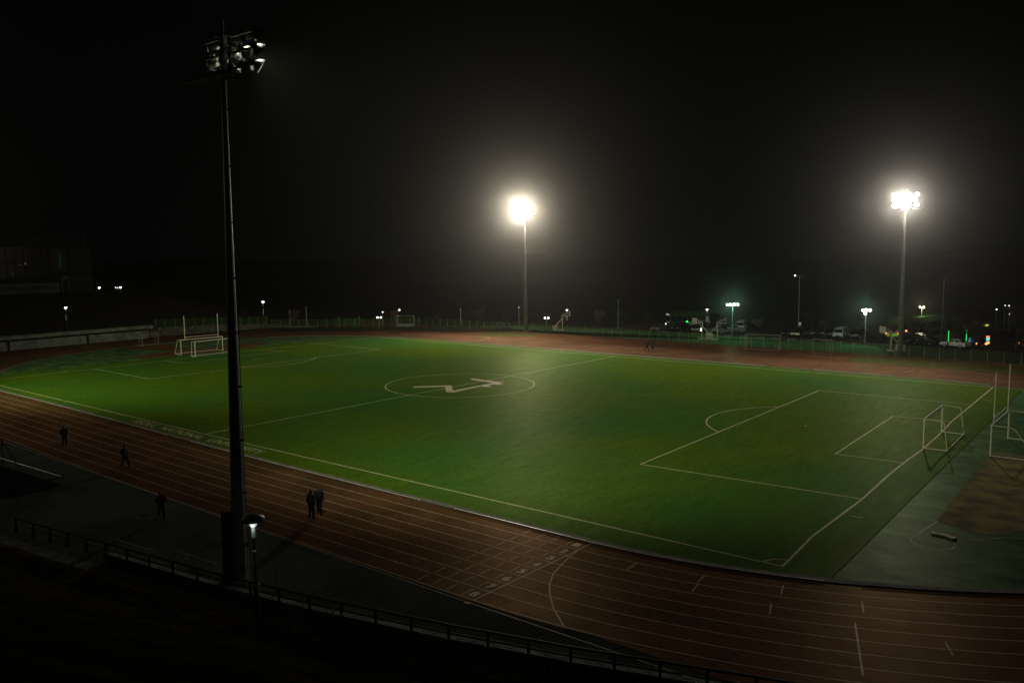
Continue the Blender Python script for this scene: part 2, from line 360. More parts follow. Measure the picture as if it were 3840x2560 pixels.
structure(text_obj('university_lettering', 'SEOUL  NATIONAL  UNIVERSITY', 1.36, 21.6, M_line, Matrix.Translation((-11.45, -36.2, ZM)) @ Matrix.Rotation(-.022, 4, 'Z'), offset=.0))
for k in range(8):
    structure(text_obj('lane_number', str(k+1), .78, .42, M_lane, Matrix.Translation((42.98-.03*k, -38.12-.61-1.22*k-.3, .0115)), offset=.03, center=True))
# shot put circle and sector lines
mb = MB(); sc_ = G(3499, 2033); strip(mb, [(sc_.x+1.12*cos(t*pi/24), sc_.y+1.12*sin(t*pi/24)) for t in range(24, 50)], .05, .018)
strip(mb, [(sc_.x+1.12*cos(t*pi/24), sc_.y+1.12*sin(t*pi/24)) for t in range(2, 25)], .025, .018)
strip(mb, [(57.7, -25.6), (58.1, -22.5)], .06, .018); strip(mb, [(59.6, -25.6), (61.7, -23.4), (64, -22)], .05, .018); strip(mb, [G(3388, 2003)[:2], G(3424, 2012)[:2]], .06, .018)
structure(mb.build('throwing_marking', M_lane))
pa, pb = G(3493, 2001), G(3580, 2024); d = (pb-pa); mb = MB()
pts = [pa+d*t/6+Vector((-d.y, d.x, 0)).normalized()*(.14*sin(pi*t/6)) for t in range(7)]
for a, b in zip(pts, pts[1:]):
    n_ = Vector((-(b-a).y, (b-a).x, 0)).normalized()*.17
    mb.quad(a-n_+Vector((0, 0, .11)), b-n_+Vector((0, 0, .11)), b+n_+Vector((0, 0, .11)), a+n_+Vector((0, 0, .11)))
    mb.quad(a-n_+Vector((0, 0, .012)), b-n_+Vector((0, 0, .012)), b-n_+Vector((0, 0, .11)), a-n_+Vector((0, 0, .11)))
    mb.quad(b+n_+Vector((0, 0, .012)), a+n_+Vector((0, 0, .012)), a+n_+Vector((0, 0, .11)), b+n_+Vector((0, 0, .11)))
for a, b in ((pts[0], pts[1]), (pts[-1], pts[-2])):
    n_ = Vector((-(b-a).y, (b-a).x, 0)).normalized()*.11
    mb.quad(a-n_+Vector((0, 0, .012)), a+n_+Vector((0, 0, .012)), a+n_+Vector((0, 0, .11)), a-n_+Vector((0, 0, .11)))
tag(mb.build('stop_board', mat('board_paint', (.62, .52, .32), .7, (.45, .37, .23), 3)), 'curved wooden stop board at the edge of the shot put circle', 'stop board')
# ------------------------------------------------------------------ floodlight masts
M_house = mat('lamp_housing', (.32, .33, .31), .35, (.2, .21, .2), 5, metal=.7)
M_lens = mat('lit_lens', (1, .95, .88), .3, emis=9, ecol=(1, .92, .82))
M_lens1 = mat('lit_lens_warm', (1, .93, .8), .3, emis=30, ecol=(1, .90, .72))
rnd = random.Random(3)
def lamp_mesh(axis, at):
    h = MB(); h.lathe([(.0, -.38), (.10, -.38), (.115, -.30), (.115, -.14), (.15, -.12), (.28, .0), (.36, .14), (.375, .2)], at, axis, 16)
    h.lathe([(.37, .2), (.34, .14), (.26, .0), (.13, -.1), (.0, -.1)], at, axis, 16)
    for k in range(5): h.lathe([(.115, -.36+.05*k), (.14, -.355+.05*k), (.115, -.35+.05*k)], at, axis, 14)
    return h
def mast(base, face, label, zs=(24.95, 25.65, 26.4), top=27.05, lens=M_lens, nx=4, box=False, M_steel=M_steel, x0=-1.5):
    t = empty('floodlight_mast', base, face, label, 'floodlight', 'tall floodlight masts around the field')
    pl = MB(); pl.bar((0, 0, 0), (0, 0, 9), .41, .28, 12).bar((0, 0, 9), (0, 0, 18), .28, .165, 12).bar((0, 0, 18), (0, 0, top), .165, .09, 12); pl.build('pole', M_steel, t)
    pb_ = MB(); pb_.lathe([(.0, 0), (.75, 0), (.75, .08), (.44, .1), (.44, .3)], (0, 0, 0), n=16); pb_.build('base_plate', M_conc, t)
    # conduit up the side with clamps
    cd = MB(); cd.bar((.47, .12, .3), (.17, .12, 24.2), .025, n=6); c_ = cd.build('conduit', M_dull, t)
    for k in range(9):
        z = 2.2+k*2.6; r = .47-(z-.3)*.30/23.9; MB().box(r-.16, r+.04, .07, .17, z, z+.08).build('clamp', M_dark, c_)
    for zi, z in enumerate(zs[1:] + (zs[0],)):
        MB().box(x0-.15, 1.65, .34, .44, z-.05, z+.05).build('crossarm', M_steel, t)
    fr_ = MB()
    for x in (-.18, .18): fr_.box(x-.04, x+.04, .22, .34, zs[0]-.5, zs[2]+.2)
    fr_.box(-.18, .18, .08, .22, zs[0]-.4, zs[0]-.3); fr_.box(-.18, .18, .06, .22, zs[2], zs[2]+.1); fr_.build('head_frame', M_steel, t)
    # platform
    pf = MB(); z = zs[0]-.5
    for k in range(12): pf.box(-2.2, 1.6, -.75+k*.09, -.75+k*.09+.035, z, z+.03)
    for x in (-2.2, -1.6, -.8, .42, 1.2, 1.56): pf.box(x, x+.06, -.76, .36, z-.06, z)
    pf.box(-2.22, 1.62, -.8, -.75, z-.08, z+.05); pf.box(-2.22, 1.62, .32, .37, z-.08, z+.05); pf.build('platform', M_steel, t)
    hr = MB()
    for x in (-2.2, -1.2, -.5, .6, 1.6): hr.bar((x, -.77, z), (x, -.77, z+1.0), .025, n=6)
    hr.bar((-2.2, .3, z), (-2.2, .3, z+1.0), .025, n=6); hr.bar((1.6, .3, z), (1.6, .3, z+1.0), .025, n=6)
    for h_ in (.5, 1.0): hr.poly([(-2.2, .3, z+h_), (-2.2, -.77, z+h_), (1.6, -.77, z+h_), (1.6, .3, z+h_)], .022, 6)
    hr.build('handrail', M_steel, t)
    for zi, z in enumerate(zs):
        for k in range(nx):
            x = (x0+(1.5-x0)*k/(nx-1))*(1 if nx == 5 else rnd.uniform(.84, 1.08)); yw = (x*.2)+rnd.uniform(-.28, .28)+(.05 if k == nx-1 else 0); pt = radians(rnd.uniform(22, 38))
            ax = Vector((sin(yw)*cos(pt), cos(yw)*cos(pt), -sin(pt))); at = Vector((x, .78, z+.05+rnd.uniform(-.04, .04)))
            l = lamp_mesh(ax, at).build('lamp', M_house, t, True)
            MB().disc(at+ax*.1, ax, .31).build('lens', lens, l)
            yk = MB(); yk.bar((x, .42, z), at-ax*.1-Vector((.0, 0, .0)), .03, n=6)
            sd = ax.cross(Vector((0, 0, 1))).normalized()
            for s_ in (-1, 1): yk.bar(at-ax*.25, at+sd*.33*s_-ax*.1, .018, n=5); yk.bar(at+sd*.33*s_-ax*.1, at+sd*.32*s_+ax*.05, .018, n=5)
            yk.build('yoke', M_dark, l)
    return t
B1 = G(905, 2200); B2 = G(1973, 1243); B3 = G(3375, 1338)
M_steeld = mat('dull_steel', (.12, .14, .12), .6, (.08, .1, .08), 2)
T1 = mast(B1, 0, 'large dark floodlight mast rising close by, with a brown cabinet strapped to its foot', lens=M_lens1, nx=5, x0=-2.05)
T2 = mast(B2, pi, 'lit floodlight mast with warm glow beyond the middle of the far straight', zs=(23.9, 24.7, 25.5), top=26.3, M_steel=M_steeld)
T3 = mast(B3, pi, 'lit floodlight mast with pinkish glow on the far side at the parking lot end', zs=(22.5, 23.25, 24.0), top=24.9, M_steel=M_steeld)
B4 = Vector((-36, -54, 0))
T1.rotation_mode = 'QUATERNION'; T1.rotation_quaternion = Matrix.Rotation(radians(.62), 3, Vector((FW.x, FW.y, 0))).to_quaternion()   # the real mast leans a little
# cabinet on the near mast
cb = MB(); cb.box(-.76, -.34, -.50, .05, .9, 3.85); c_ = cb.build('cabinet', mat('brown_cabinet', (.05, .04, .028), .6, (.035, .028, .02), 3), T1)
cb2 = MB(); cb2.box(-.34, .06, -.74, -.46, .6, 3.7); cb2.build('cable_box', mat('brown_box', (.11, .05, .024), .6), T1)
cb3 = MB(); cb3.box(-.73, -.38, -.5, .0, .0, .9); cb3.build('cabinet_plinth', M_wallc, T1)
for (s_, z) in (('위험', 2.35), ('| |', 2.0)):
    pass
mb = MB()
for z, h_, w in ((2.36, .05, .16), (2.27, .04, .12), (2.19, .04, .15), (1.98, .16, .03)): mb.box(-.12, -.12+w*.8, -.747, -.743, z, z+h_)
mb.box(-.01, .02, -.747, -.743, 1.95, 2.1); mb.build('warning_text', M_white, T1)
# ------------------------------------------------------------------ goals
def goal_frame(name, w, h, top_d, base_d, r, m, label, loc, rz, net=None, group='football goals on and around the field', uprights=None):
    """mouth in local y, depth towards +x"""
    t = empty(name, loc, rz, label, 'goal', group)
    for s_ in (-1, 1): MB().bar((0, s_*w/2, 0), (0, s_*w/2, h), r, n=10).build('post', m, t)
    MB().bar((0, -w/2-r, h), (0, w/2+r, h), r, n=10).build('crossbar', m, t)
    for s_ in (-1, 1):
        y = s_*w/2; mb = MB(); pts = [(0, y, h), (top_d*.8, y, h-.02), (top_d, y, h-.16), (base_d, y, .06)]
        mb.poly(pts, r*.6, 8); mb.bar((0, y, .05), (base_d, y, .05), r*.7, n=8); mb.build('side_frame', m, t)
    MB().bar((base_d, -w/2, .05), (base_d, w/2, .05), r*.6, n=8).build('ground_bar', m, t)
    if net:
        mb = MB(); k = .003 if net < .3 else .006; st = net; th_ = .004
        def seg(a, b): mb.bar(a, b, th_, n=3)
        ny = int(w/st)
        for i in range(ny+1):
            y = -w/2+w*i/ny; sag = .06*sin(pi*i/ny)
            seg((0, y, h-.04), (top_d, y, h-.14-sag)); seg((top_d, y, h-.14-sag), (base_d, y, .05))
        nh = int(h/st)
        for i in range(1, nh):
            z = h*i/nh; x = base_d+(top_d-base_d)*i/nh
            for j in range(8):
                y0, y1 = -w/2+w*j/8, -w/2+w*(j+1)/8; seg((x, y0, z), (x, y1, z))
            for s_ in (-1, 1): seg((0, s_*w/2, z), (x, s_*w/2, z))
        for s_ in (-1, 1):
            nn = max(2, int(base_d/st))
            for i in range(1, nn):
                x = base_d*i/nn; zt = h-.1 if x < top_d else h*(base_d-x)/(base_d-top_d); seg((x, s_*w/2, .03), (x, s_*w/2, max(.1, zt)))
        mb.build('net', M_net, t)
    if uprights:
        w2, h2, cb_ = uprights
        for s_ in (-1, 1): MB().bar((0, s_*w2/2, h), (0, s_*w2/2, h2), r*.8, n=8).build('upright', m, t)
        MB().bar((0, -w2/2, cb_), (0, w2/2, cb_), r*.6, n=8).build('upper_bar', m, t)
    return t
def two(a, b):
    m_ = (a+b)/2; d = b-a; return m_, d.length, atan2(d.y, d.x)-pi/2
m_, w, rz = two(G(3462.5, 1681.6, .05), G(3530.8, 1620.4, .05))
gR = goal_frame('football_goal', w, 2.44, 1.45, 1.75, .06, M_white, 'pale metal goal without a net on the right goal line, nearest the right goal area', m_, rz)
lacing = MB()
for i in range(40):
    y = -w/2+w*(i+.5)/40; lacing.bar((0.02, y, 2.40), (.06+random.uniform(-.05, .1), y+random.uniform(-.2, .2), 2.40-random.uniform(.05, .35)), .006, n=3)
lacing.build('net_remnant', M_dark, gR)['kind'] = 'stuff'
m_, w, rz = two(G(3713.5, 1709.7, .012), G(3779.8, 1644.4, .012))
g2 = goal_frame('rugby_goal', w, 2.45, 1.6, 3.2, .06, M_white, 'white goal with two tall rugby uprights beside the sand patch at the right edge', m_, rz, uprights=(w*.80, 6.5, 2.95), group='goals topped with rugby uprights')
lacing = MB()
for i in range(34):
    y = -w/2+w*(i+.5)/34; lacing.bar((0.02, y, 2.42), (.08, y+random.uniform(-.2, .2), 2.40-random.uniform(.05, .45)), .006, n=3)
lacing.build('net_remnant', M_dark, g2)['kind'] = 'stuff'
def leftgoal(n1, f1, rzadd=0):
    a, b = G(*n1, .012), G(*f1, .012); m_ = (a+b)/2; d = b-a; return m_, d.length, atan2(d.y, d.x)+pi/2
a_, b_ = G(733.1, 1338.1, .05), G(885.7, 1320.6, .05)
m_, w = (a_+b_)/2, (b_-a_).length
goal_frame('football_goal', w, 2.44, 1.0, 1.15, .06, M_white, 'white netted football goal standing on the left goal line, partly behind the big mast', m_, pi+atan2((b_-a_).y, (b_-a_).x)-pi/2, net=.24)
a_, b_ = G(680, 1331), G(836, 1315); m_, w = (a_+b_)/2, (b_-a_).length
goal_frame('rugby_goal', w, 2.44, 1.1, 2.2, .06, M_white, 'white goal with two tall rugby uprights behind the left goal line', m_, pi+atan2((b_-a_).y, (b_-a_).x)-pi/2, net=.5, uprights=(w*.80, 6.4, 2.85), group='goals topped with rugby uprights')
a_, b_ = G(534, 1299), G(594, 1293); m_, w = (a_+b_)/2, (b_-a_).length
goal_frame('small_goal', w, 2.1, 1.0, 1.1, .045, M_dull, 'small dim goal on the red run-up in front of the left concrete wall', m_, pi+atan2((b_-a_).y, (b_-a_).x)-pi/2)
a_, b_ = G(2798, 1306), G(2927, 1313); m_, w = (a_+b_)/2, (b_-a_).length
goal_frame('football_goal', w, 2.4, .8, 1.3, .07, M_dull, 'full size goal stored by the far fence, left of the smaller one', m_, atan2((b_-a_).y, (b_-a_).x)+pi/2+pi, net=.6)
a_, b_ = G(3051, 1321), G(3122, 1326); m_, w = (a_+b_)/2, (b_-a_).length
goal_frame('small_goal', w, 2.1, .9, 1.0, .05, M_dull, 'smaller grey goal stored against the far fence left of the pinkish mast', m_, atan2((b_-a_).y, (b_-a_).x)+pi/2+pi)
a_, b_ = G(1489, 1223), G(1554, 1223); m_, w = (a_+b_)/2, (b_-a_).length
g_ = goal_frame('small_goal', w, 2.35, .9, 1.0, .06, M_dull, 'grey goal with a pale board across its bottom at the far left fence', m_, atan2((b_-a_).y, (b_-a_).x)+pi/2+pi)
MB().box(.3, .36, -w/2+.1, w/2-.1, .05, .55).build('board', mat('pale_board', (.2, .3, .3), .7), g_)
# small goals by the near mast
for (p, q, h_, lab) in (((420, 2097), (548, 2139), 1.0, 'low grey practice goal with a sagging net behind the guard rail, left of the two'), ((655, 2148), (800, 2196), 1.0, 'low green practice goal behind the guard rail just left of the big mast')):
    a_, b_ = G(*p), G(*q); m_, w = (a_+b_)/2, (b_-a_).length
    goal_frame('practice_goal', w, 1.15, .5, 1.0, .035, M_greenp if p[0] > 600 else M_dull, lab, m_, atan2((b_-a_).y, (b_-a_).x)-pi/2+pi, net=.12, group='low practice goals near the big mast')
# ------------------------------------------------------------------ fences
def fence(name, pts, z0f, h, label, step=2.05, group='green post fences along the far side'):
    P = [Vector(p) for p in pts]; t = empty(name, (P[0].x, P[0].y, 0), 0, label, 'fence', group); o0 = Vector((P[0].x, P[0].y, 0))
    L = [0]
    for a, b in zip(P, P[1:]): L.append(L[-1]+(b-a).length)
    def at(s):
        for i in range(len(P)-1):
            if s <= L[i+1] or i == len(P)-2: return P[i]+(P[i+1]-P[i])*((s-L[i])/(L[i+1]-L[i]))
    n = int(L[-1]/step); proto = None
    for k in range(n+1):
        p = at(min(L[-1], k*step)); z = z0f(k*step/L[-1])
        if proto is None: proto = MB().bar((0, 0, 0), (0, 0, h+.08), .04, n=6).build('post', M_greenp, t); o = proto
        else: o = proto.copy(); link(o, t)
        o.location = (p.x-o0.x, p.y-o0.y, z)
    mb = MB(); m = int(L[-1]/.16)
    for k in range(m):
        s = k*L[-1]/m; p = at(s); z = z0f(s/L[-1]); q = at(min(L[-1], s+.02)); d = (q-p)/.02 if (q-p).length > 0 else Vector((1, 0))
        a = Vector((p.x-o0.x, p.y-o0.y, z+.05)); w_ = Vector((d.x, d.y, 0))*.018
        mb.quad(a, a+w_, a+w_+Vector((0, 0, h-.05)), a+Vector((0, 0, h-.05)))
    for j in range(13):
        zz = .06+j*(h-.1)/12; r = .03 if j in (0, 12) else .016; k = 0
        while k < n:
            a, b = at(k*step), at(min(L[-1], (k+1)*step)); za, zb = z0f(k*step/L[-1]), z0f(min(1, (k+1)*step/L[-1]))
            A = Vector((a.x-o0.x, a.y-o0.y, za+zz)); B = Vector((b.x-o0.x, b.y-o0.y, zb+zz)); mb.quad(A, B, B+Vector((0, 0, r)), A+Vector((0, 0, r))); k += 1
    mb.build('mesh_panel', mat('fence_mesh', (.06, .16, .06), .7), t)
    return t
fence('mesh_fence', [(-90.5, 10), (-89.5, 24), (-88, 35)], lambda f: 1.9-1.0*f, 1.6, 'green mesh fence standing on top of the rubble stone wall', 2.05)
fence('mesh_fence', [(-87.8, 35.5), (-83.5, 38.5), (-80, 41.5), (-75, 46.3), (-70, 51), (-66.5, 54.5), (-62, 58)], lambda f: 0, 1.75, 'green mesh fence curving round the far left bend', 2.05)
fence('mesh_fence', [(-62, 58), (-50, 58.7), (-33, 59.4)], lambda f: 0, 1.65, 'green mesh fence on the far straight left of the middle mast', 2.05)
fence('mesh_fence', [(-33, 59.4), (-14.8, 59.7), (0, 59.0), (8, 57.6)], lambda f: 0, 1.65, 'green mesh fence between the middle mast and the stored goals', 2.05)
fence('mesh_fence', [(8, 57.6), (14, 57.1), (34, 57.4), (38, 56.6), (46.6, 56.4), (58, 56.2)], lambda f: 0, 1.75, 'green mesh fence behind the stored goals running to the right edge', 2.05)
# green gate frame
a_, b_ = G(1272, 1225), G(1347, 1224); t = empty('fence_gate', a_, 0, 'bright green double gate frame in the far left fence', 'gate'); dd = b_-a_
for k in (0, 1): MB().bar(dd*k, dd*k+Vector((0, 0, 2.3)), .11, n=8).build('gate_post', mat('bright_green', (.06, .3, .05), .5), t)
mb = MB()
for z in (.35, .8, 1.55): mb.bar(dd*.0+Vector((0, 0, z)), dd+Vector((0, 0, z)), .04, n=6)
for k in (1, 2, 3): mb.bar(dd*k/4+Vector((0, 0, .1)), dd*k/4+Vector((0, 0, 1.6)), .04, n=6)
mb.build('gate_leaf', MATS['bright_green'], t)
tag(MB().box(*(lambda p: (p.x, p.x+1.3, p.y, p.y+.05, .9, 1.6))(G(1352, 1224))).build('notice_board', mat('grey_board', (.15, .12, .11), .7)), 'small grey notice board hung on the fence beside the green gate', 'notice board')
# ------------------------------------------------------------------ left walls
t = empty('retaining_wall', (-88.6, -70, 0), 0, 'long pale concrete wall with a projecting cap behind the left bend', 'wall')
MB().box(-1.2, -.9, 0, 78, 0, 1.55).build('wall_face', M_wallc, t)
MB().box(-2.0, 0, 0, 78.6, 1.95, 2.55).build('wall_cap', M_wallc, t)
MB().box(-1.9, -1.25, 0, 78, -.1, 1.95).build('gap_shade_back', M_black, t)  # black backing paints the shade in the gap under the cap
mb = MB()
for y in (20, 36, 42.5, 52.5, 66): mb.box(-.9, -.72, y, y+.25, 0, 1.95)
mb.build('pier', M_dark, t)
def roughwall(name, pts, hs, m, label):
    mb = MB(); r = random.Random(5)
    for (a, b, h0, h1) in zip(pts, pts[1:], hs, hs[1:]):
        a, b = Vector(a), Vector(b); d = b-a; n = int(d.length/.5); nrm = Vector((d.y, -d.x)).normalized()
        for i in range(n):
            for j in range(5):
                s0, s1 = i/n, (i+1)/n; hh = (h0+(h1-h0)*(i+.5)/n)/5
                o = nrm*(.12*j)*-1; p = a+d*s0+o; q = a+d*s1+o; k = r.uniform(.03, .18)
                off = (.25 if j % 2 else 0); p += d.normalized()*off; q += d.normalized()*off
                c = (p+q)/2+nrm*k; z0, z1 = hh*j+.03, hh*(j+1)-.03
                A, B = p+(q-p)*.08, q-(q-p)*.08
                fr = [(*A, z0), (*B, z0), (*B, z1), (*A, z1)]; f2 = [(*(A+(c-(p+q)/2)*1+(c-A)*.1), z0+.05), (*(B+(c-(p+q)/2)+(c-B)*.1), z0+.05), (*(B+(c-(p+q)/2)+(c-B)*.1), z1-.05), (*(A+(c-(p+q)/2)+(c-A)*.1), z1-.05)]
                mb.quad(*f2)
                for x in range(4): y = (x+1) % 4; mb.quad(fr[x], fr[y], f2[y], f2[x])
        mb.quad((*a, 0), (*b, 0), (*(b-nrm*.55), h1), (*(a-nrm*.55), h0))
    return tag(mb.build(name, m), label, 'wall')
roughwall('stone_wall', [(-90, 8.2), (-89.3, 24), (-87.7, 35.2), (-83.3, 38.2), (-79.8, 41.2)], [1.95, 1.5, .9, .45, .3], M_stone, 'rubble stone wall below the fence behind the left goals')
# ------------------------------------------------------------------ left hill, building
def sm(x): x = max(0, min(1, x)); return x*x*(3-2*x)
def hillz(x, y):
    ty = sm((66-y)/42.) if y > 24 else 1.0
    wallh = 2.45 if y < 9 else max(0, 2.45-(y-9)*.08)
    base = wallh*1.0
    k = sm((-90-x)/38.)
    z = base*min(1, ty*1.6)+(6.9-base)*k*ty
    return z + .12*sin(x*.7+y*.3)*k
mb = MB(); xs = [-90.4-2.6*i for i in range(45)]; ys = [-110+3*j for j in range(66)]
grid = {}
for i, x in enumerate(xs):
    for j, y in enumerate(ys):
        grid[i, j] = len(mb.v); z = hillz(x, y); xx = x
        if y > 34: xx = x-(y-34)*.0
        mb.v.append((xx, y, max(-.3, z-.02)))
for i in range(len(xs)-1):
    for j in range(len(ys)-1): mb.f.append((grid[i, j], grid[i+1, j], grid[i+1, j+1], grid[i, j+1]))
o = mb.build('left_hill', mat('hill_grass', (.05, .045, .025), .95, (.025, .026, .014), .35, detail=8, bump=.5), smooth=True); o['kind'] = 'structure'
# building
c0_, c1_ = D(-140, 1098, 196), D(352, 1095, 222); c0_.z = c1_.z = 6.2
dirb = (c1_-c0_); dirb.z = 0; Lb = dirb.length; rb = atan2(dirb.y, dirb.x)
bld = empty('college_building', c0_, rb, 'dim glass fronted building on the left hill with lettering on its pale lower wall', 'building')
M_bw = mat('pale_wall_dim', (.13, .17, .135), .9, (.09, .12, .095), .4); M_fin = mat('dark_fin', (.06, .08, .06), .8); M_glass = mat('dark_glass', (.01, .016, .02), .3, spec=.12)
x_mid = Lb*.60
MB().box(0, Lb, .6, 16, .2, 13.0).build('wall', mat('dark_wall', (.02, .026, .022), .9), bld)
MB().box(0, Lb*.72, .0, .55, .3, 3.3).build('lower_wall', M_bw, bld)
MB().box(Lb*.735, Lb*.80, .0, .55, .2, 4.9).build('door_surround', M_bw, bld)
MB().box(Lb*.745, Lb*.79, -.05, .0, .3, 4.0).build('door', M_glass, bld)
for row in range(2):
    for k in range(11):
        x0 = k*Lb*.72/11+.1; MB().box(x0, x0+Lb*.72/11-.2, .45, .58, 4.6+row*4.0, 8.3+row*4.0).build('window', M_glass, bld)
mb = MB()
for k in range(30):
    x0 = Lb*.81+k*(Lb*.19)/30; mb.box(x0, x0+.14, .2, .55, 5.6, 11.9); mb.box(x0, x0+.14, .2, .55, .4, 5.0)
mb.build('facade_fin', M_fin, bld)
MB().box(Lb*.66, Lb*.80, .25, .55, 6.0, 11.8).build('fin_panel', M_fin, bld)
MB().box(Lb*.722, Lb*.742, -.05, .24, 7.0, 10.5).build('lit_strip', mat('dim_teal', (.1, .25, .2), .6, emis=.003, ecol=(.3, 1, .7)), bld)
MB().box(-.5, Lb*.93, 1.5, 14, 13.0, 14.6).build('roof', mat('dark_roof', (.03, .034, .034), .9), bld)
MB().bar((Lb*.965, 1, 13), (Lb*.965, 1, 15.0), .08, n=6).build('roof_mast', M_dull, bld)
lt = text_obj('wall_lettering', 'communication', 1.7, 14.6, M_black, Matrix.Identity(4), bld, .02)
lt.matrix_world = Matrix.Translation((0, 0, 0)); lt.location = (Lb*.635-14.6, -.03, 1.75); lt.rotation_euler = (pi/2, 0, 0)
for (u, v) in ((28, 1023), (43, 1032), (81, 993), (112, 987), (117, 991), (222, 1066)):
    p = D(u, v, 205.5); 
    q = Matrix.Rotation(-rb, 4, 'Z') @ (p-c0_); MB().ball((q.x, -.35, q.z), .045, 6).build('window_light', mat('pin_light', (1, 1, .9), .5, emis=.9, ecol=(.8, 1, .9)), bld)
# ------------------------------------------------------------------ lamps
M_em = mat('lamp_white', (1, 1, .95), .4, emis=7, ecol=(.95, 1, .95)); M_emy = mat('lamp_yellow', (1, .9, .6), .4, emis=7, ecol=(1, .93, .62))
M_emw = mat('lamp_warm', (1, .9, .7), .4, emis=5, ecol=(1, .9, .7))
def park_lamp(base, h, label, rz=0, detail=False, em=None):
    t = empty('park_lamp', base, rz, label, 'lamp post', 'disc topped park lamps'); s = h/4.55
    MB().bar((0, 0, 0), (0, 0, 1.15*s), .13*s, .12*s, 10).build('lower_post', mat('wood_grey', (.10, .075, .05), .8, (.05, .035, .025), 3), t)
    MB().bar((0, 0, 1.15*s), (0, 0, 3.55*s), .055*s, n=10).build('pole', M_dark, t)
    if detail:
        MB().lathe([(.12, 1.42), (.17, 1.44), (.175, 1.50), (.12, 1.53)], (0, 0, 0), n=16).build('ring_collar', mat('yellow_ring', (.28, .22, .08), .6), t)
        cp = MB()
        for k in range(6): cp.lathe([(.115, 1.12+k*.05), (.13, 1.14+k*.05), (.115, 1.16+k*.05)], (0, 0, 0), n=14)
        cp.bar((0, 0, 1.15), (0, 0, 1.44), .112, n=14); cp.build('ribbed_sleeve', M_black, t)
    MB().lathe([(.0, 3.5*s), (.10*s, 3.5*s), (.115*s, 3.58*s), (.10*s, 3.66*s), (.105*s, 3.7*s), (.105*s, 4.02*s), (.0, 4.02*s)], (0, 0, 0), n=14).build('neck', M_steel, t)
    MB().lathe([(.0, 4.0*s), (.12*s, 4.02*s), (.20*s, 4.20*s), (.235*s, 4.26*s), (.0, 4.26*s)], (0, 0, 0), n=18).build('glowing_bowl', em or M_em, t, True)
    MB().lathe([(.0, 4.265*s), (.50*s, 4.27*s), (.52*s, 4.32*s), (.46*s, 4.42*s), (.25*s, 4.50*s), (.1*s, 4.55*s), (.0, 4.56*s)], (0, 0, 0), n=24).build('disc_cap', M_dark, t, True)
    bn = mat('banner_panel', (.65, .75, .72), .5, (.5, .6, .57), 2)
    for s_, tx in ((-1, .02), (1, -.10)):
        x = s_*.24*s; M_ = Matrix.Translation((x, 0, 2.05*s)) @ Matrix.Rotation(-tx*s_*1.3 if s_ > 0 else .03, 4, 'Y')
        b_ = MB().box(-.055*s, .055*s, -.05*s, .05*s, 0, .98*s, M_ ).build('side_tube', bn, t)
        MB().box(-.09*s, .09*s, -.08*s, .08*s, .985*s, 1.02*s, M_).build('tube_cap', mat('tan_cap', (.3, .2, .12), .6), b_)
    mb = MB(); mb.bar((-.24*s, 0, 2.95*s), (.30*s, 0, 2.95*s), .014*s, n=6); mb.bar((-.2*s, 0, 2.15*s), (.22*s, 0, 2.15*s), .012*s, n=6); mb.build('bracket', M_dull, t)
    return t
# ------------------------------------------------------------------ near guard rail, wall, bank
rail_uv = [(55, 1944), (1000, 2203), (1900, 2388.5), (2800, 2533)]
def rv(u):
    for (a, b), (c, d) in zip(rail_uv, rail_uv[1:]):
        if u <= c or c == 2800: return b+(d-b)*(u-a)/(c-a)
def rvs(u):  # smoothed
    return (rv(max(55, u-220))+rv(u-110 if u > 165 else u)+rv(u)*2+rv(u+110)+rv(u+220))/6 if u > 300 else rv(u)
ZR = 1.0
us = [57, 123, 186, 251, 322, 395, 474, 557, 646, 738, 835, 938, 1045, 1159, 1279, 1407, 1541, 1682, 1829, 1981, 2140, 2304, 2476, 2653, 2838, 3030, 3230]
RP = [G(u, rv(u)+(-6 if 900 < u < 1100 or 1800 < u < 2000 else -2), ZR) for u in us]
t = empty('guard_rail', (RP[0].x, RP[0].y, 0), 0, 'black two bar guard rail along the foot of the near bank', 'guard rail'); o0 = Vector((RP[0].x, RP[0].y, 0))
for (z, r, nm) in ((ZR, .055, 'top_rail'), (ZR-.34, .03, 'lower_rail')):
    mb = MB()
    for a, b in zip(RP, RP[1:]): mb.bar(Vector((a.x, a.y, z))-o0, Vector((b.x, b.y, z))-o0, r, n=10)
    mb.build(nm, M_black, t)
for k, p in enumerate(RP):
    q = Vector((p.x, p.y, 0))-o0; po = MB().box(q.x-.045, q.x+.045, q.y-.045, q.y+.045, .16, ZR-.02).build('post', M_black, t)
    MB().box(q.x-.10, q.x+.10, q.y-.10, q.y+.06, .18, .42).build('mounting_block', M_black, po)
def offs(pts, o):
    out = []; n = len(pts)
    for i in range(n):
        a = pts[max(0, i-1)]; b = pts[min(n-1, i+1)]; d = Vector((b.x-a.x, b.y-a.y)).normalized(); out.append(Vector((pts[i].x+d.y*o, pts[i].y-d.x*o)))
    return out   # positive = towards the bank (camera side)
W0 = offs(RP, -.32); W1 = offs(RP, .0)
mb = MB(); r = random.Random(2)
for i in range(5, len(RP)-1):
    for k in range(6):
        f0, f1 = k/6, (k+1)/6; a0_, a1_ = W0[i].lerp(W0[i+1], f0), W0[i].lerp(W0[i+1], f1); b0_, b1_ = W1[i].lerp(W1[i+1], f0), W1[i].lerp(W1[i+1], f1)
        mb.quad((*b0_, -.1), (*b1_, -.1), (*b1_, .40), (*b0_, .40)); mb.quad((*b0_, .40), (*b1_, .40), (*a1_, .40), (*a0_, .40)); mb.quad((*a0_, .40), (*a1_, .40), (*a1_, 0), (*a0_, 0))
tag(mb.build('parapet_wall', mat('parapet_concrete', (.26, .33, .29), .9, (.12, .15, .13), 1.6, detail=8, bump=.3)), 'low pale concrete wall under the black guard rail', 'wall')
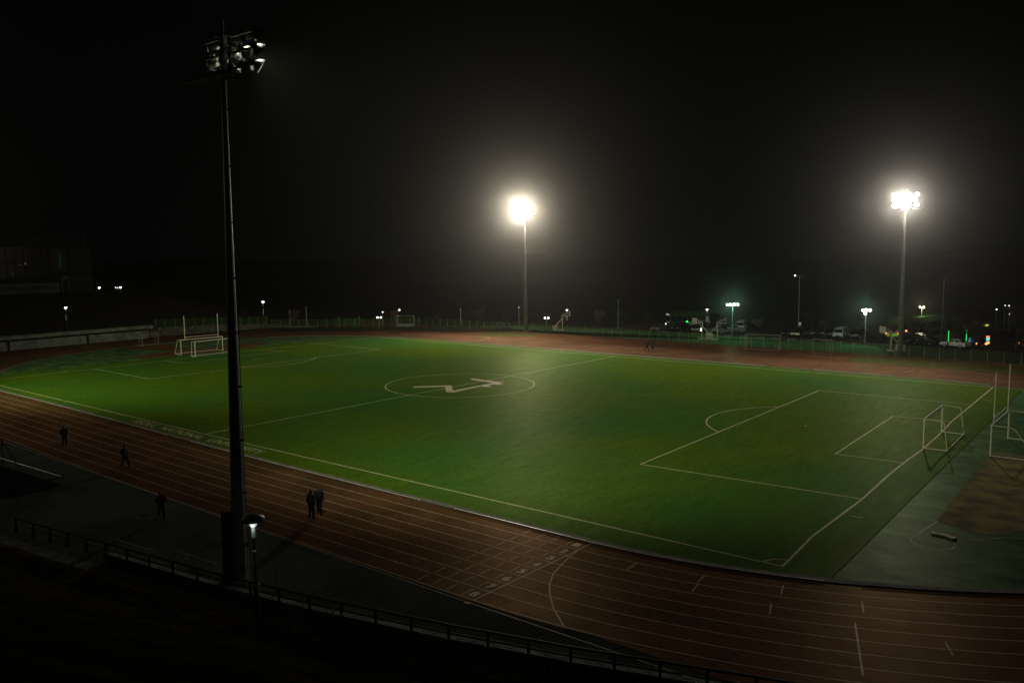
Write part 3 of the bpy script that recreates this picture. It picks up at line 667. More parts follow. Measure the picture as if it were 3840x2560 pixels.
# rough dead leaves lying on top of the wall
mb = MB()
for i in range(5, len(RP)-1):
    for k in range(26):
        p = W0[i].lerp(W0[i+1], r.random()).lerp(W1[i].lerp(W1[i+1], r.random()), .75); s_ = r.uniform(.02, .07); a = r.uniform(0, 6.3); z = .41+r.uniform(0, .04)
        mb.quad((p.x+s_*cos(a), p.y+s_*sin(a), z), (p.x-s_*sin(a)*.5, p.y+s_*cos(a)*.5, z+.03), (p.x-s_*cos(a), p.y-s_*sin(a), z), (p.x+s_*sin(a)*.5, p.y-s_*cos(a)*.5, z+.01))
o = mb.build('dry_leaves', mat('pale_leaf', (.28, .30, .24), .9)); o['kind'] = 'stuff'
ext = [Vector((RP[0].x-60+6*i, RP[0].y-3.0+.3*i, 0)) for i in range(10)] + RP + [Vector((RP[-1].x+1.7*i, RP[-1].y+.95*i, 0)) for i in range(1, 10)]
prof = [(0.02, -.02), (.7, 0.0), (1.4, .02), (1.8, .12), (2.2, .42), (2.6, .62), (3.1, .60), (3.5, .52), (4.0, .62), (4.6, 1.0)]
o_ = 4.6; z_ = 1.0
while o_ < 60:
    o_ += .9; z_ = min(14.4, 1.0+(o_-4.6)*.555); prof.append((o_, z_))
def bank_point(i, o, z):
    return None
mb = MB(); rows = []
nrm = []
n = len(ext)
for i in range(n):
    a = ext[max(0, i-3)]; b = ext[min(n-1, i+3)]; d = Vector((b.x-a.x, b.y-a.y)).normalized(); nrm.append(Vector((d.y, -d.x)))
rr = random.Random(9)
from mathutils import noise as mnoise
def bankpos(i, f, o, z):
    p = Vector((ext[i].x, ext[i].y)).lerp(Vector((ext[min(n-1, i+1)].x, ext[min(n-1, i+1)].y)), f); nn = nrm[i].lerp(nrm[min(n-1, i+1)], f)
    q = p+nn*o; nz = mnoise.noise(Vector((q.x*.45, q.y*.45, 3.0)))*.28*min(1, max(0, o-1.2)/2.5)
    return Vector((q.x, q.y, z+nz-(.0)))
def bankz(o):
    for (a, b), (c, d) in zip(prof, prof[1:]):
        if o <= c: return b+(d-b)*(o-a)/(c-a)
    return 14.4
sub = 3
for i in range(n-1):
    for k in range(sub):
        rows.append([bankpos(i, k/sub, o, z) for o, z in prof])
for row in rows: mb.v += [tuple(p) for p in row]
m = len(prof)
for i in range(len(rows)-1):
    for j in range(m-1): mb.f.append((i*m+j, i*m+j+1, (i+1)*m+j+1, (i+1)*m+j))
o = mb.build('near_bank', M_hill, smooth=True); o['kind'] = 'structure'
o.data.materials.append(mat('lit_dry_strip', (.21, .15, .05), .95, (.035, .03, .014), .9, detail=9, bump=.5, bscale=6, contrast=(.42, .62))); o.data.materials.append(mat('gutter_soil', (.06, .065, .045), .95, (.03, .034, .024), 1.3, detail=7))  # dry grass strip lighter than the bank: its lit crest is painted in
for k, f in enumerate(o.data.polygons):
    j = k % (m-1); oo = prof[j][0]; f.material_index = 2 if oo < 1.5 else (1 if 1.9 < oo < 3.3 else 0)
mb = MB(); q = rr
for _ in range(60000):
    i = q.randint(8, n-8); f = q.random(); o = q.choice((q.uniform(1.7, 2.9), q.uniform(1.7, 2.9), q.uniform(1.7, 3.6), q.uniform(4, 16))); 
    p = bankpos(i, f, o, bankz(o)); h_ = q.uniform(.05, .16)*(1.3 if o < 4 else .8); a = q.uniform(0, 6.3); w = .02 if o < 4 else .012; lx, ly = q.uniform(-.12, .12), q.uniform(-.12, .12)
    mb.f.append((len(mb.v), len(mb.v)+1, len(mb.v)+2)); mb.v += [(p.x+w*cos(a), p.y+w*sin(a), p.z-.02), (p.x-w*cos(a), p.y-w*sin(a), p.z-.02), (p.x+lx, p.y+ly, p.z+h_)]
o = mb.build('dry_grass', mat('dry_blade', (.20, .135, .035), .9, (.04, .034, .012), .8, detail=5)); o['kind'] = 'stuff'
park = G(965, 2310, .1); L1 = park_lamp(park, 4.75, 'park lamp with a black disc cap standing close in front of the guard rail', rz=-.60, detail=True, em=mat('near_lamp_glass', (.9, .9, .85), .4, emis=.32, ecol=(.85, .95, 1)))
# saplings growing on the bank
def sapling(lines, depth, label, m=None):
    P = [[D(900+x*.42535, 1893+y*.42535, depth-.003*(1500-y)*0) for x, y in ln] for ln in lines]
    mb = MB()
    for j, pts in enumerate(P):
        r0 = .022 if j == 0 else .012
        sm_ = []
        for k in range(len(pts)-1):
            for s_ in range(5): sm_.append(pts[k].lerp(pts[k+1], s_/5)+Vector((random.uniform(-1, 1), random.uniform(-1, 1), random.uniform(-1, 1)))*.015)
        sm_.append(pts[-1])
        for k, (a, b) in enumerate(zip(sm_, sm_[1:])): mb.bar(a, b, r0*(1-.75*k/len(sm_)), r0*(1-.75*(k+1)/len(sm_)), 5)
    base = P[0][0]; o = mb.build('bare_sapling', M_black); tag(o, label, 'sapling', 'bare saplings on the near bank'); return o
sapling([[(250, 1130), (275, 950), (300, 740), (330, 545)]], 31, 'thin straight bare shoot just right of the near park lamp')
sapling([[(395, 1190), (450, 1040), (550, 880), (670, 760)]], 30, 'bare leaning shoot between the park lamp and the forked sapling')
sapling([[(590, 1220), (640, 1140), (750, 1010), (870, 900), (1000, 820), (1085, 715)], [(760, 1000), (772, 850), (765, 705)], [(730, 722), (800, 690), (900, 668), (972, 630)], [(765, 705), (750, 715), (730, 722)]], 29, 'tallest bare forked sapling in front of the guard rail')
sapling([[(940, 1300), (1040, 1150), (1110, 1060), (1165, 985)], [(1040, 1150), (1050, 1100)]], 28, 'short bare sapling right of the forked one')
# left stair pit with handrail: a black slab paints the shade inside
A_, B_ = G(-160, 1700, 0), G(235, 1824, 0); dd = (B_-A_).normalized(); nn_ = Vector((dd.y, -dd.x, 0)); Lp = (B_-A_).length
t = empty('sunken_stair', A_, atan2(dd.y, dd.x), 'dark sunken stair enclosed by a thin steel handrail at the left edge', 'stair')
MB().box(0, Lp-.3, -3.2, 0, -.004, .14).build('pit_shade_slab', mat('pit_shade_black', (.012, .012, .012), .9, spec=0), t)
for k in range(4): MB().box(Lp*.55+k*.4, Lp*.55+k*.4+.2, -3.0, -.2, .14, .17).build('step', MATS['pit_shade_black'], t)
mb = MB(); mb.bar((0, 0, .72), (Lp, 0, .72), .03, n=8); mb.build('handrail', mat('bright_steel', (.35, .34, .28), .3, metal=.9), t)
mb = MB(); mb.bar((Lp, 0, .72), (Lp-.4, -3.2, .62), .03, n=8)
for k in range(40): mb.bar((Lp*k/39, 0, 0), (Lp*k/39, 0, .72), .012, n=4)
for k in range(8): mb.bar((Lp-.4*k/8, -3.2*k/8, 0), (Lp-.4*k/8, -3.2*k/8, .7), .012, n=4)
mb.bar((Lp*.45, .2, 2.2), (Lp*.72, -.5, .3), .04, n=6); mb.bar((Lp*.45, .2, 0), (Lp*.45, .2, 2.2), .04, n=6); mb.build('baluster', M_dark, t)
# tiny litter
tag(MB().box(*(lambda p: (p.x-.15, p.x+.12, p.y-.05, p.y+.06, .0, .05))(G(545, 1931))).build('dropped_cloth', mat('dark_cloth', (.03, .035, .03), .9)), 'dark scrap lying on the ground left of the hooded walker', 'litter')
p = G(1752, 2262); mb = MB()
for k in range(4): mb.box(-.09, .09, -.03, .03, .0, .03, Matrix.Translation((p.x+.05*k-.1, p.y+.04*(k % 2), .0)) @ Matrix.Rotation(k*1.1, 4, 'Z'))
tag(mb.build('crumpled_paper', M_white), 'crumpled white paper beside the outer lane line near number eight', 'litter')
# ------------------------------------------------------------------ distant lamps
for (u, vb, vt, lab) in ((248, None, 1155, 'dim lit park lamp standing on the left hill above the wall'), (990, 1228, 1123, 'slim lit park lamp where the left hill meets the fence'), (2126, 1236, 1155, 'park lamp with bright oval head beside the first basketball hoop'),
                         (2650, 1250, 1152, 'dim park lamp between the paired basketball hoops')):
    if vb is None:
        b_ = D(252, 1238, 152); b_.z = hillz(b_.x, b_.y); h_ = 4.9
    else: b_ = G(u, vb); h_ = hgt(b_, vt)
    park_lamp(b_, h_, lab, -.6, em=(M_em if vb is None or u < 1000 else M_emw))
def pole_lamp(name, base, h, heads, label, cat='lamp post', group='lamp posts around the field', r=.06, em=None, rad=.2, arm=True, lens='lamp_glow'):
    """heads: (dx, dz, lit) along the picture-wide direction"""
    t = empty(name, base, -YAW, label, cat, group)
    MB().bar((0, 0, 0), (0, 0, h), r*1.3, r, 8).build('pole', M_steel, t)
    if arm and len(heads) > 1: MB().bar((min(x for x, _, _ in heads), 0, h), (max(x for x, _, _ in heads), 0, h), .04, n=6).build('arm', M_steel, t)
    for x, dz, lit in heads:
        hd = MB(); hd.lathe([(.0, .16), (rad*.7, .16), (rad*1.1, .0), (rad*1.05, -.02)], (x, .12, h+dz), (0, -1, -.25), n=12); a = hd.build('head', M_dark, t, True)
        if lit: MB().ball((x, .0, h+dz), rad, 10).build(lens, em or M_emy, a, True)
    return t
def PL(u, vb, vt): b = G(u, vb); return b, hgt(b, vt)
b_, h_ = PL(1423, 1228, 1190); pole_lamp('globe_lamp', b_, h_, [(-.36, 0, 1), (.36, 0, 1)], 'twin globe lamp just right of the green gate', em=M_emw, rad=.19, group='twin globe lamps behind the far fence')
b_, h_ = PL(2050, 1238, 1192); pole_lamp('globe_lamp', b_, h_, [(-.36, 0, 1), (.36, 0, 1)], 'twin globe lamp right of the middle floodlight mast', em=M_emw, rad=.19, group='twin globe lamps behind the far fence')
b_, h_ = PL(1436, 1215, 1170); pole_lamp('street_lamp', b_, h_, [(0, 0, 1)], 'tiny distant lamp above the twin globe lamp', em=M_emw, rad=.12)
b_, h_ = PL(1494, 1216, 1162); pole_lamp('street_lamp', b_, h_, [(.3, 0, 1), (-.1, -.1, 0)], 'small lamp glowing through a bare tree at far left', em=M_emw, rad=.17)
b_, h_ = PL(1946, 1222, 1152); pole_lamp('street_lamp', b_, h_, [(0, 0, 1)], 'faint small lamp just left of the middle floodlight mast', em=mat('faint_lamp', (1, 1, .9), .4, emis=.6), rad=.13)
b_, h_ = PL(2745, 1268, 1142); pole_lamp('court_light', b_, h_, [(-1.0, 0, 1), (-.45, 0, 1), (.35, 0, 1), (.95, 0, 1)], 'four headed yellow court light behind the paired hoops', 'court light', 'multi headed court lights', em=M_emy, rad=.20); CL1 = b_+Vector((0, 0, h_))
b_, h_ = PL(3243, 1292, 1163); pole_lamp('court_light', b_, h_, [(-.5, 0, 1), (.05, 0, 1), (.65, 0, 1), (-.1, -.58, 1)], 'three headed yellow court light left of the pinkish mast', 'court light', 'multi headed court lights', em=M_emy, rad=.25); CL2 = b_+Vector((0, 0, h_))
b_, h_ = PL(2318, 1232, 1125); pole_lamp('court_light', b_, h_, [(-.8, 0, 0), (-.25, 0, 0), (.25, 0, 0), (.8, 0, 0)], 'unlit four headed court light right of the first hoop', 'court light', 'multi headed court lights', rad=.18)
b_, h_ = PL(2993, 1250, 1034); pole_lamp('street_lamp', b_, h_, [(-.9, .05, 1), (.5, 0, 0), (1.1, -.05, 0)], 'tall thin street lamp with one small lit head on its left arm', em=M_emw, rad=.15)
b_, h_ = PL(3530, 1280, 1050); pole_lamp('street_lamp', b_, h_, [(-1.2, .0, 0), (-.4, 0.05, 0), (.7, 0, 0)], 'tall unlit thin street lamp right of the green bus', rad=.15)
b_, h_ = PL(3453, 1252, 1151); pole_lamp('street_lamp', b_, h_, [(-.4, .0, 1), (.35, 0, 1)], 'twin armed street lamp rising behind the long green bus', em=M_emw, rad=.15); SL = b_+Vector((0, 0, h_))
for k, (u, v) in enumerate(((3733, 1160), (3764, 1145), (3779, 1146), (3783, 1177))):
    b_ = G(u, 1240); pole_lamp('street_lamp', b_, hgt(b_, v), [(0, 0, 1)], ('small distant lamp, leftmost of the four at the upper right edge', 'faint distant lamp, upper left of a pair at the right edge', 'small distant lamp, upper right of a pair at the right edge', 'small distant lamp, lowest of the four at the right edge')[k], em=mat('far_lamp', (1, 1, .8), .4, emis=(2.2)), rad=(.14, .09, .13, .15)[k], r=.03)
for k, (u, v) in enumerate(((372, 1079), (434, 1078), (441, 1079), (452, 1078))):
    p = D(u, v, 211); zb = hillz(p.x, p.y) if p.x < -90 else 0
    pole_lamp('ground_lamp', (p.x, p.y, zb), p.z-zb, [(0, 0, 1)], ('single bright low lamp at the right foot of the hill building', 'faint low lamp, left one of the three on the hill crest', 'faint low lamp, middle one of the three on the hill crest', 'bright low lamp, right one of the three on the hill crest')[k], em=mat('cold_lamp', (1, 1, 1), .4, emis=8, ecol=(.85, .95, 1)) if k in (0, 3) else MATS['far_lamp'], rad=(.2, .12, .13, .19)[k], r=.03, group='low lamps on the hill crest')
for k, (u, vt) in enumerate(((1088, 1162), (1150, 1149), (1728, 1155))):
    b_ = G(u, 1224); h_ = hgt(b_, vt); t = empty('utility_pole', b_, 0, ('shorter pale utility pole left of the lit bare tree', 'taller pale utility pole beside the lit bare tree', 'thin utility pole left of the middle floodlight mast')[k], 'pole', 'pale utility poles beyond the fence')
    MB().bar((0, 0, 0), (0, 0, h_), .13, .09, 8).build('pole', M_dull, t); MB().box(-.3, .3, -.05, .05, h_-.5, h_-.4).build('cross_piece', M_dull, t)
# ------------------------------------------------------------------ basketball hoops
M_hoop = mat('hoop_paint', (.62, .60, .48), .5, (.45, .44, .35), 3)
def hoop(base, h, rz, label, m=M_hoop):
    t = empty('basketball_hoop', base, rz, label, 'basketball hoop', 'portable basketball hoops beyond the far fence'); s = h/3.95
    mb = MB(); mb.box(-.1, 2.2, -.9, -.8, 0, .14).box(-.1, 2.2, .8, .9, 0, .14).box(-.1, 0, -.8, .8, 0, .14).box(2.1, 2.2, -.8, .8, 0, .14); mb.build('base_frame', m, t)
    MB().box(1.3, 2.2, -.6, .6, .145, .95).build('ballast_box', M_hoop, t)
    MB().bar((.15, 0, .12), (.3, 0, 3.05*s), .085, n=8).build('post', m, t)
    mb = MB(); mb.bar((.3, 0, 3.02*s), (-1.25, 0, 3.02*s), .05, n=6); mb.bar((.3, 0, 3.05*s), (-1.25, 0, 3.7*s), .04, n=6); mb.bar((.25, 0, 2.2*s), (-.55, 0, 3.0*s), .04, n=6)
    for y in (-.35, .35): mb.bar((.3, 0, 2.4*s), (1.7, y, .9), .04, n=6)
    mb.bar((.3, 0, 3.3*s), (-1.25, .3, 3.9*s), .03, n=6); mb.build('brace', m, t)
    bb = MB().box(-1.32, -1.26, -.9, .9, 2.9*s, 3.95*s).build('backboard', mat('backboard_board', (.50, .52, .44), .5, (.4, .42, .36), 3), t)
    mb = MB(); 
    for y0, y1, z0, z1 in ((-.3, .3, 3.08, 3.11), (-.3, .3, 3.5, 3.53), (-.3, -.27, 3.11, 3.5), (.27, .3, 3.11, 3.5)): mb.box(-1.335, -1.325, y0, y1, z0*s, z1*s)
    mb.build('target_square', M_dark, bb)
    mb = MB(); pts = [(-1.6+.23*cos(a*pi/8), .23*sin(a*pi/8), 3.05*s) for a in range(17)]; mb.poly(pts, .012, 5); mb.bar((-1.33, 0, 3.05*s), (-1.38, 0, 3.05*s), .03, n=5); mb.build('ring', mat('orange_ring', (.4, .1, .03), .5), t)
# rotations: local -x is where the board hangs
RW = atan2(RT.y, RT.x)
b_ = G(2113, 1238); hoop(b_, 3.95, RW+pi, 'portable basketball hoop standing alone right of the middle mast')
b_ = G(2628, 1272); hoop(b_, 3.95, RW+.25, 'left one of the paired basketball hoops, its board facing left')
b_ = G(2694, 1273); hoop(b_, 3.95, RW+pi-.25, 'right one of the paired basketball hoops, its board facing right')
b_ = G(3336, 1316); hoop(b_, 3.95, RW+.1, 'basketball hoop partly hidden behind the pinkish floodlight mast')
# stacked seats behind the fence
for k in range(6):
    p = G(1852+k*11.5, 1243); t = empty('stacked_seat', p, -.5, None, 'seat', 'grey benches stacked behind the middle stretch of fence')
    t['label'] = ('leftmost', 'second from left', 'third from left', 'third from right', 'second from right', 'rightmost')[k]+' of the grey stacked benches behind the fence'
    for j in range(2+(k % 2)):
        z = j*.62; MB().box(-.3, .3, -.25, .25, z+.38, z+.44).build('seat', mat('grey_plastic', (.14, .16, .15), .7), t); MB().box(-.3, .3, .2, .25, z+.44, z+.62).build('backrest', MATS['grey_plastic'], t)
        for sx_ in (-.26, .24): MB().box(sx_, sx_+.03, -.2, .2, z, z+.38).build('leg', MATS['grey_plastic'], t)
# ------------------------------------------------------------------ beyond the fence
cp = [G(*p)[:2] for p in ((1000, 1226), (1500, 1221), (2000, 1221), (2450, 1242), (3100, 1284), (3290, 1296), (3330, 1330))] + [(42, 57), (-33, 59.6), (-62, 58.4)]
sheet('court_surface', cp, -.03, M_court)
sheet('parking_lot', [G(2300, 1233)[:2], G(2450, 1240)[:2], G(3100, 1282)[:2], G(3300, 1296)[:2], G(4300, 1330)[:2], (90, 150), (40, 190), (-40, 150)], -.035, M_lot)
mb = MB()
for k in range(15):
    p = G(2490+k*60, 1246+k*3.6); mb.box(-.8, .8, -.1, .1, -.03, .22, Matrix.Translation(p) @ Matrix.Rotation(.1, 4, 'Z'))
    o = mb.build('kerb_block', M_conc); tag(o, 'low concrete block edging the parking lot behind the court', 'kerb block', 'concrete blocks edging the parking lot'); mb = MB()
def car(base, rz, kind, paint, label, rear=0.0, front=0.0, sc=1.0):
    t = empty('parked_car', base, rz, label, 'car', 'cars in the lot beyond the court'); t.scale = (sc,)*3
    if kind == 'sedan': prof = [(-2.2, .35), (-2.22, .75), (-2.1, .95), (-1.5, 1.0), (-.95, 1.38), (.35, 1.42), (1.05, .98), (1.9, .85), (2.2, .68), (2.22, .35)]; L_ = 4.4
    elif kind == 'suv': prof = [(-2.2, .4), (-2.25, .9), (-2.15, 1.1), (-1.95, 1.6), (-1.4, 1.68), (.4, 1.66), (1.05, 1.12), (1.9, 1.02), (2.2, .8), (2.25, .4)]
    else: prof = [(-2.35, .4), (-2.4, 1.1), (-2.35, 1.85), (-2.1, 1.95), (1.2, 1.95), (1.7, 1.75), (2.15, 1.05), (2.4, .85), (2.42, .4)]
    mb = MB(); W = .88
    def half(p): z = p[1]; return W*(1 if z < 1.0 else 1-.22*(z-1.0)/.7)
    n = len(prof)
    for s_ in (1, -1): mb.v += [(x, s_*half((x, z)), z) for x, z in prof]
    mb.f.append(tuple(range(n))); mb.f.append(tuple(range(2*n-1, n-1, -1)))
    for i in range(n): j = (i+1) % n; mb.f.append((i, n+i, n+j, j))
    body = mb.build('body', paint, t)
    bv = body.modifiers.new('b', 'BEVEL'); bv.width = .06; bv.segments = 2
    gl = mat('car_glass', (.01, .012, .014), .1, spec=.7)
    zt = max(z for _, z in prof); zb = 1.02 if kind == 'sedan' else 1.12
    for s_ in (1, -1):
        y = s_*(W*.93); x0, x1 = (-1.35, .75) if kind == 'sedan' else ((-1.9, .8) if kind == 'suv' else (-2.0, 1.55))
        y0, y1 = s_*(half((0, zb))+.006), s_*(half((0, zt-.1))+.008); mid_ = (x0+x1)/2
        for a, b in ((x0, mid_-.06), (mid_+.06, x1)):
            ta = .42 if a == x0 and kind == 'sedan' else .12; tb = .42 if b == x1 else 0.02
            MB().quad((a, y0, zb), (b, y0, zb), (b-tb, y1, zt-.1), (a+ta*(a == x0), y1, zt-.1)).build('window', gl, t)
    fr = [(.40, zt-.06), (1.02, 1.03)] if kind == 'sedan' else ([(.45, 1.6), (1.02, 1.16)] if kind == 'suv' else [(1.72, 1.7), (2.12, 1.12)])
    (xa, za), (xb, zb2) = fr; ex = .02
    MB().quad((xa+ex, -.62, za+ex), (xb+ex, -.76, zb2+ex), (xb+ex, .76, zb2+ex), (xa+ex, .62, za+ex)).build('windscreen', gl, t)
    rw = [(-1.0, zt-.06), (-1.48, 1.04)] if kind == 'sedan' else ([(-1.97, 1.55), (-2.13, 1.15)] if kind == 'suv' else [(-2.36, 1.8), (-2.40, 1.2)])
    (xa, za), (xb, zb2) = rw
    MB().quad((xa-.02, .6, za+.02), (xb-.02, .74, zb2+.02), (xb-.02, -.74, zb2+.02), (xa-.02, -.6, za+.02)).build('rear_window', gl, t)
    for x in (-1.35, 1.35):
        for s_ in (1, -1):
            ty = MB().lathe([(.0, -.1), (.30, -.1), (.33, -.06), (.33, .06), (.30, .1), (.2, .1)], (x, s_*.80, .33), (0, s_, 0), 16).build('wheel', M_black, t)
            MB().lathe([(.2, .09), (.17, .05), (.05, .09), (.0, .1)], (x, s_*.80, .33), (0, s_, 0), 10).build('rim', M_steel, ty)
    xf, xr = prof[-2][0], prof[1][0]; zl = prof[-2][1]-.02 if kind != 'van' else .8
    for s_ in (1, -1):
        MB().box(xf-.1, xf+.025, s_*.65-.17, s_*.65+.17, zl-.08, zl+.06).build('headlight', mat('headlight_lit', (1, 1, .9), .2, emis=front) if front else mat('headlight_off', (.35, .36, .34), .15), t)
        MB().box(xr-.03, xr+.1, s_*.66-.16, s_*.66+.16, .74, .92).build('taillight', mat('taillight_lit_%g' % rear, (1, .08, .03), .3, emis=rear, ecol=(1, .16, .04)) if rear else mat('taillight_off', (.2, .02, .01), .3), t)
    mb = MB(); mb.box(xf-.04, xf+.035, -.4, .4, .42, .6); mb.build('grille', M_black, t)
    MB().box(xr-.035, xr, -.25, .25, .5, .62).build('number_plate', M_dull, t)
    return t
P_black = mat('black_car_paint', (.012, .014, .016), .2, spec=.6); P_white = mat('white_car_paint', (.55, .56, .54), .25, spec=.6); P_grey = mat('grey_car_paint', (.12, .13, .13), .25, spec=.6); P_blue = mat('blue_car_paint', (.03, .05, .08), .25, spec=.6)
cars = [(2470, 1241, -1.5, 'sedan', P_grey, 'grey sedan, leftmost in the parking row', 0, 0), (2550, 1240, -1.6, 'suv', P_black, 'black sport utility car beside the leftmost sedan', 0, 0),
        (2622, 1243, -1.5, 'suv', P_black, 'dark car behind the left paired hoop', 0, 0), (2695, 1250, 2.9, 'sedan', P_grey, 'silver sedan seen between the paired hoops', 0, 0),
        (2778, 1238, -1.3, 'van', P_white, 'small white van right of the four headed court light', 0, 0), (2752, 1246, .5, 'sedan', P_grey, 'grey car in front of the white van', 0, 0),
        (2958, 1258, -1.5, 'sedan', P_black, 'black sedan, first in the row right of the round brown tree', 0, 0), (2998, 1260, -1.6, 'suv', P_black, 'black car below the small white sign', 0, 0),
        (3040, 1258, -1.5, 'sedan', P_grey, 'dark grey sedan left of the tall black people carrier', 0, 0), (3078, 1259, -1.5, 'van', P_black, 'tall black people carrier behind the smaller stored goal', 0, 0),
        (3114, 1261, -1.55, 'suv', P_black, 'black car just left of the white people carrier', 0, 0), (3152, 1266, -1.5, 'van', P_white, 'white people carrier facing the field with glinting headlights', 0, 0),
        (3212, 1266, -1.6, 'suv', P_black, 'dark rounded car left of the three headed court light', 0, 0), (3405, 1286, -1.0, 'suv', P_black, 'dark car parked just right of the pinkish mast', 0, 0),
        (3470, 1292, -.4, 'suv', P_black, 'dark sport utility car below the long green bus', 0, 0), (3582, 1303, 2.75, 'sedan', P_white, 'pale sedan side on between the two green light strips', 0, 0),
        (3665, 1302, 2.0, 'sedan', P_blue, 'dark blue sedan with glowing orange red tail lights', 9, 0), (3822, 1300, 1.9, 'sedan', P_black, 'dark sedan with red tail lights at the right edge', 5, 0),
        (3440, 1256, 1.1, 'sedan', P_black, 'dark car braking in front of the long green bus', 7, 0), (3446, 1278, 1.4, 'sedan', P_black, 'low dark car with one red light right of the pinkish mast', 0, 0)]
for (u, v, rz, kd, pt, lab, re, frn) in cars: car(G(u, v), rz, kd, pt, lab, re, frn)
def bus(base, rz, label, L_=10.5, dim=False):
    t = empty('city_bus', base, rz, label, 'bus', 'green city buses'); gm = mat('lit_bus_green', (.08, .22, .04), .4, (.06, .18, .03), 1.0, emis=.002, ecol=(.25, 1, .08)); gm = mat('dim_bus_green', (.022, .07, .015), .5, (.015, .05, .012), 1) if dim else gm; gl = mat('bus_glass', (.01, .015, .015), .1, spec=.7)  # faint glow paints light on the green; dim copy is darker paint
    b_ = MB().box(-L_/2, L_/2, -1.22, 1.22, .35, 3.05).build('body', gm, t); bv = b_.modifiers.new('b', 'BEVEL'); bv.width = .12; bv.segments = 3
    MB().box(-L_/2+.4, L_/2-1.2, -1.0, 1.0, 3.06, 3.35).build('roof_unit', gm, t)
    n = 7
    for s_ in (-1, 1):
        for k in range(n):
            x0 = -L_/2+.4+k*(L_-.8)/n; MB().box(x0+.05, x0+(L_-.8)/n-.05, s_*1.228-.008, s_*1.228+.008, 1.35, 2.45).build('window', gl, t)
        MB().box(-L_/2+2.0, L_/2-3.6, s_*1.232-.006, s_*1.232+.006, .6, 1.25).build('side_panel', mat('bus_panel', (.35, .38, .36), .5), t)
    MB().box(L_/2-.02, L_/2+.02, -1.08, 1.08, 1.2, 2.6).build('windscreen', gl, t); MB().box(-L_/2-.02, -L_/2+.02, -1.0, 1.0, 1.75, 2.5).build('rear_window', gl, t)
    MB().box(L_/2, L_/2+.03, -.8, .8, 2.66, 2.92).build('destination_display', mat('led_display', (.02, .02, .02), .4, emis=.5, ecol=(.8, .7, 1)), t)
    MB().box(-L_/2-.04, -L_/2, -.95, .95, 1.15, 1.6).build('advert_panel', mat('pink_panel', (.5, .22, .28), .5, (.3, .1, .14), 6, emis=.05, ecol=(1, .5, .6)), t)
    MB().box(-L_/2-.04, -L_/2, -.85, .85, .55, 1.1).build('engine_hatch', mat('lit_lime_panel', (.3, .6, .05), .5, emis=.16, ecol=(.35, 1, .05)), t)  # light on the green rear face put in as a glow
    for x in (-L_/2+2.4, L_/2-2.6):
        for s_ in (-1, 1):
            w_ = MB().lathe([(.0, -.15), (.45, -.15), (.5, -.1), (.5, .1), (.45, .15), (.3, .15)], (x, s_*1.08, .5), (0, s_, 0), 16).build('wheel', M_black, t); MB().lathe([(.3, .13), (.1, .1), (.0, .16)], (x, s_*1.08, .5), (0, s_, 0), 10).build('rim', M_steel, w_)
    for s_ in (-1, 1):
        MB().box(L_/2, L_/2+.05, s_*.9-.15, s_*.9+.15, .6, .85).build('headlight', mat('bus_headlight', (1, 1, .9), .3, emis=4), t)
        MB().box(-L_/2-.05, -L_/2, s_*1.0-.1, s_*1.0+.1, .9, 1.2).build('taillight', mat('bus_taillight', (1, .1, .03), .3, emis=4, ecol=(1, .15, .03)), t)
bus(G(3352, 1262), 1.75, 'green city bus seen from behind just left of the pinkish mast', 10.0)
bus(G(3474, 1250), RW+pi+.62, 'long green city bus seen side on right of the pinkish mast', 10.5)
bus(G(2578, 1226), RW+pi+.2, 'dim green bus far behind the left paired hoop', 9.0, True)
# signs and light columns at the lot entrance
def led(u, vb, v0, v1, w, name, label, segs, cat):
    b = G(u, vb); t = empty(name, b, RW, label, cat, 'lit columns and signs at the lot entrance'); z0, z1 = hgt(b, v1), hgt(b, v0)
    MB().box(-w/2-.04, w/2+.04, .02, .16, 0, z1+.05).build('housing', M_dark, t)
    for (f0, f1, m) in segs: MB().box(-w/2, w/2, -.02, .02, z0+(z1-z0)*f0, z0+(z1-z0)*f1).build('light_panel', m, t)
GL = mat('green_strip', (.1, 1, .2), .4, emis=.8, ecol=(.05, 1, .15))
led(3555, 1303, 1240, 1280, .11, 'light_column', 'green glowing strip, left one of the two', [(0, 1, GL)], 'light column')
led(3622, 1301, 1234, 1278, .12, 'light_column', 'green glowing strip, right one of the two', [(0, 1, GL)], 'light column')
led(3635, 1300, 1266, 1281, .32, 'direction_sign', 'small blue lit sign beside the right green strip', [(.2, 1, mat('blue_sign', (.1, .2, .6), .5, emis=.25, ecol=(.2, .35, 1))), (0, .18, mat('white_sign', (.8, .8, .8), .5, emis=.3))], 'sign')
led(3703, 1303, 1259, 1288, .55, 'display_column', 'tall display column lit red, green and orange', [(.82, 1, mat('led_red', (1, .1, .05), .4, emis=2.2, ecol=(1, .12, .05))), (.74, .8, mat('led_white', (1, 1, 1), .4, emis=.8)), (.50, .70, mat('led_teal', (.1, 1, .5), .4, emis=1.2, ecol=(.1, 1, .6))), (.34, .44, mat('led_blue', (.3, .5, 1), .4, emis=1.0, ecol=(.35, .6, 1))), (0, .2, mat('led_orange', (1, .5, .05), .4, emis=3, ecol=(1, .38, .03)))], 'display')
led(3697, 1255, 1216, 1223, .9, 'traffic_light', 'yellow traffic light far behind the display column', [(0, 1, mat('traffic_amber', (1, .8, .1), .4, emis=1.6, ecol=(1, .85, .12)))], 'traffic light')
led(2576, 1235, 1203, 1210, .35, 'traffic_light', 'green traffic light beside the left hoop board', [(0, 1, mat('traffic_green', (.1, 1, .2), .4, emis=1.8, ecol=(.05, 1, .12)))], 'traffic light')
led(2506, 1233, 1205, 1209, .8, 'road_sign', 'small pale road sign left of the paired hoops', [(0, 1, mat('pale_sign', (.3, .32, .28), .6, emis=.05))], 'sign')
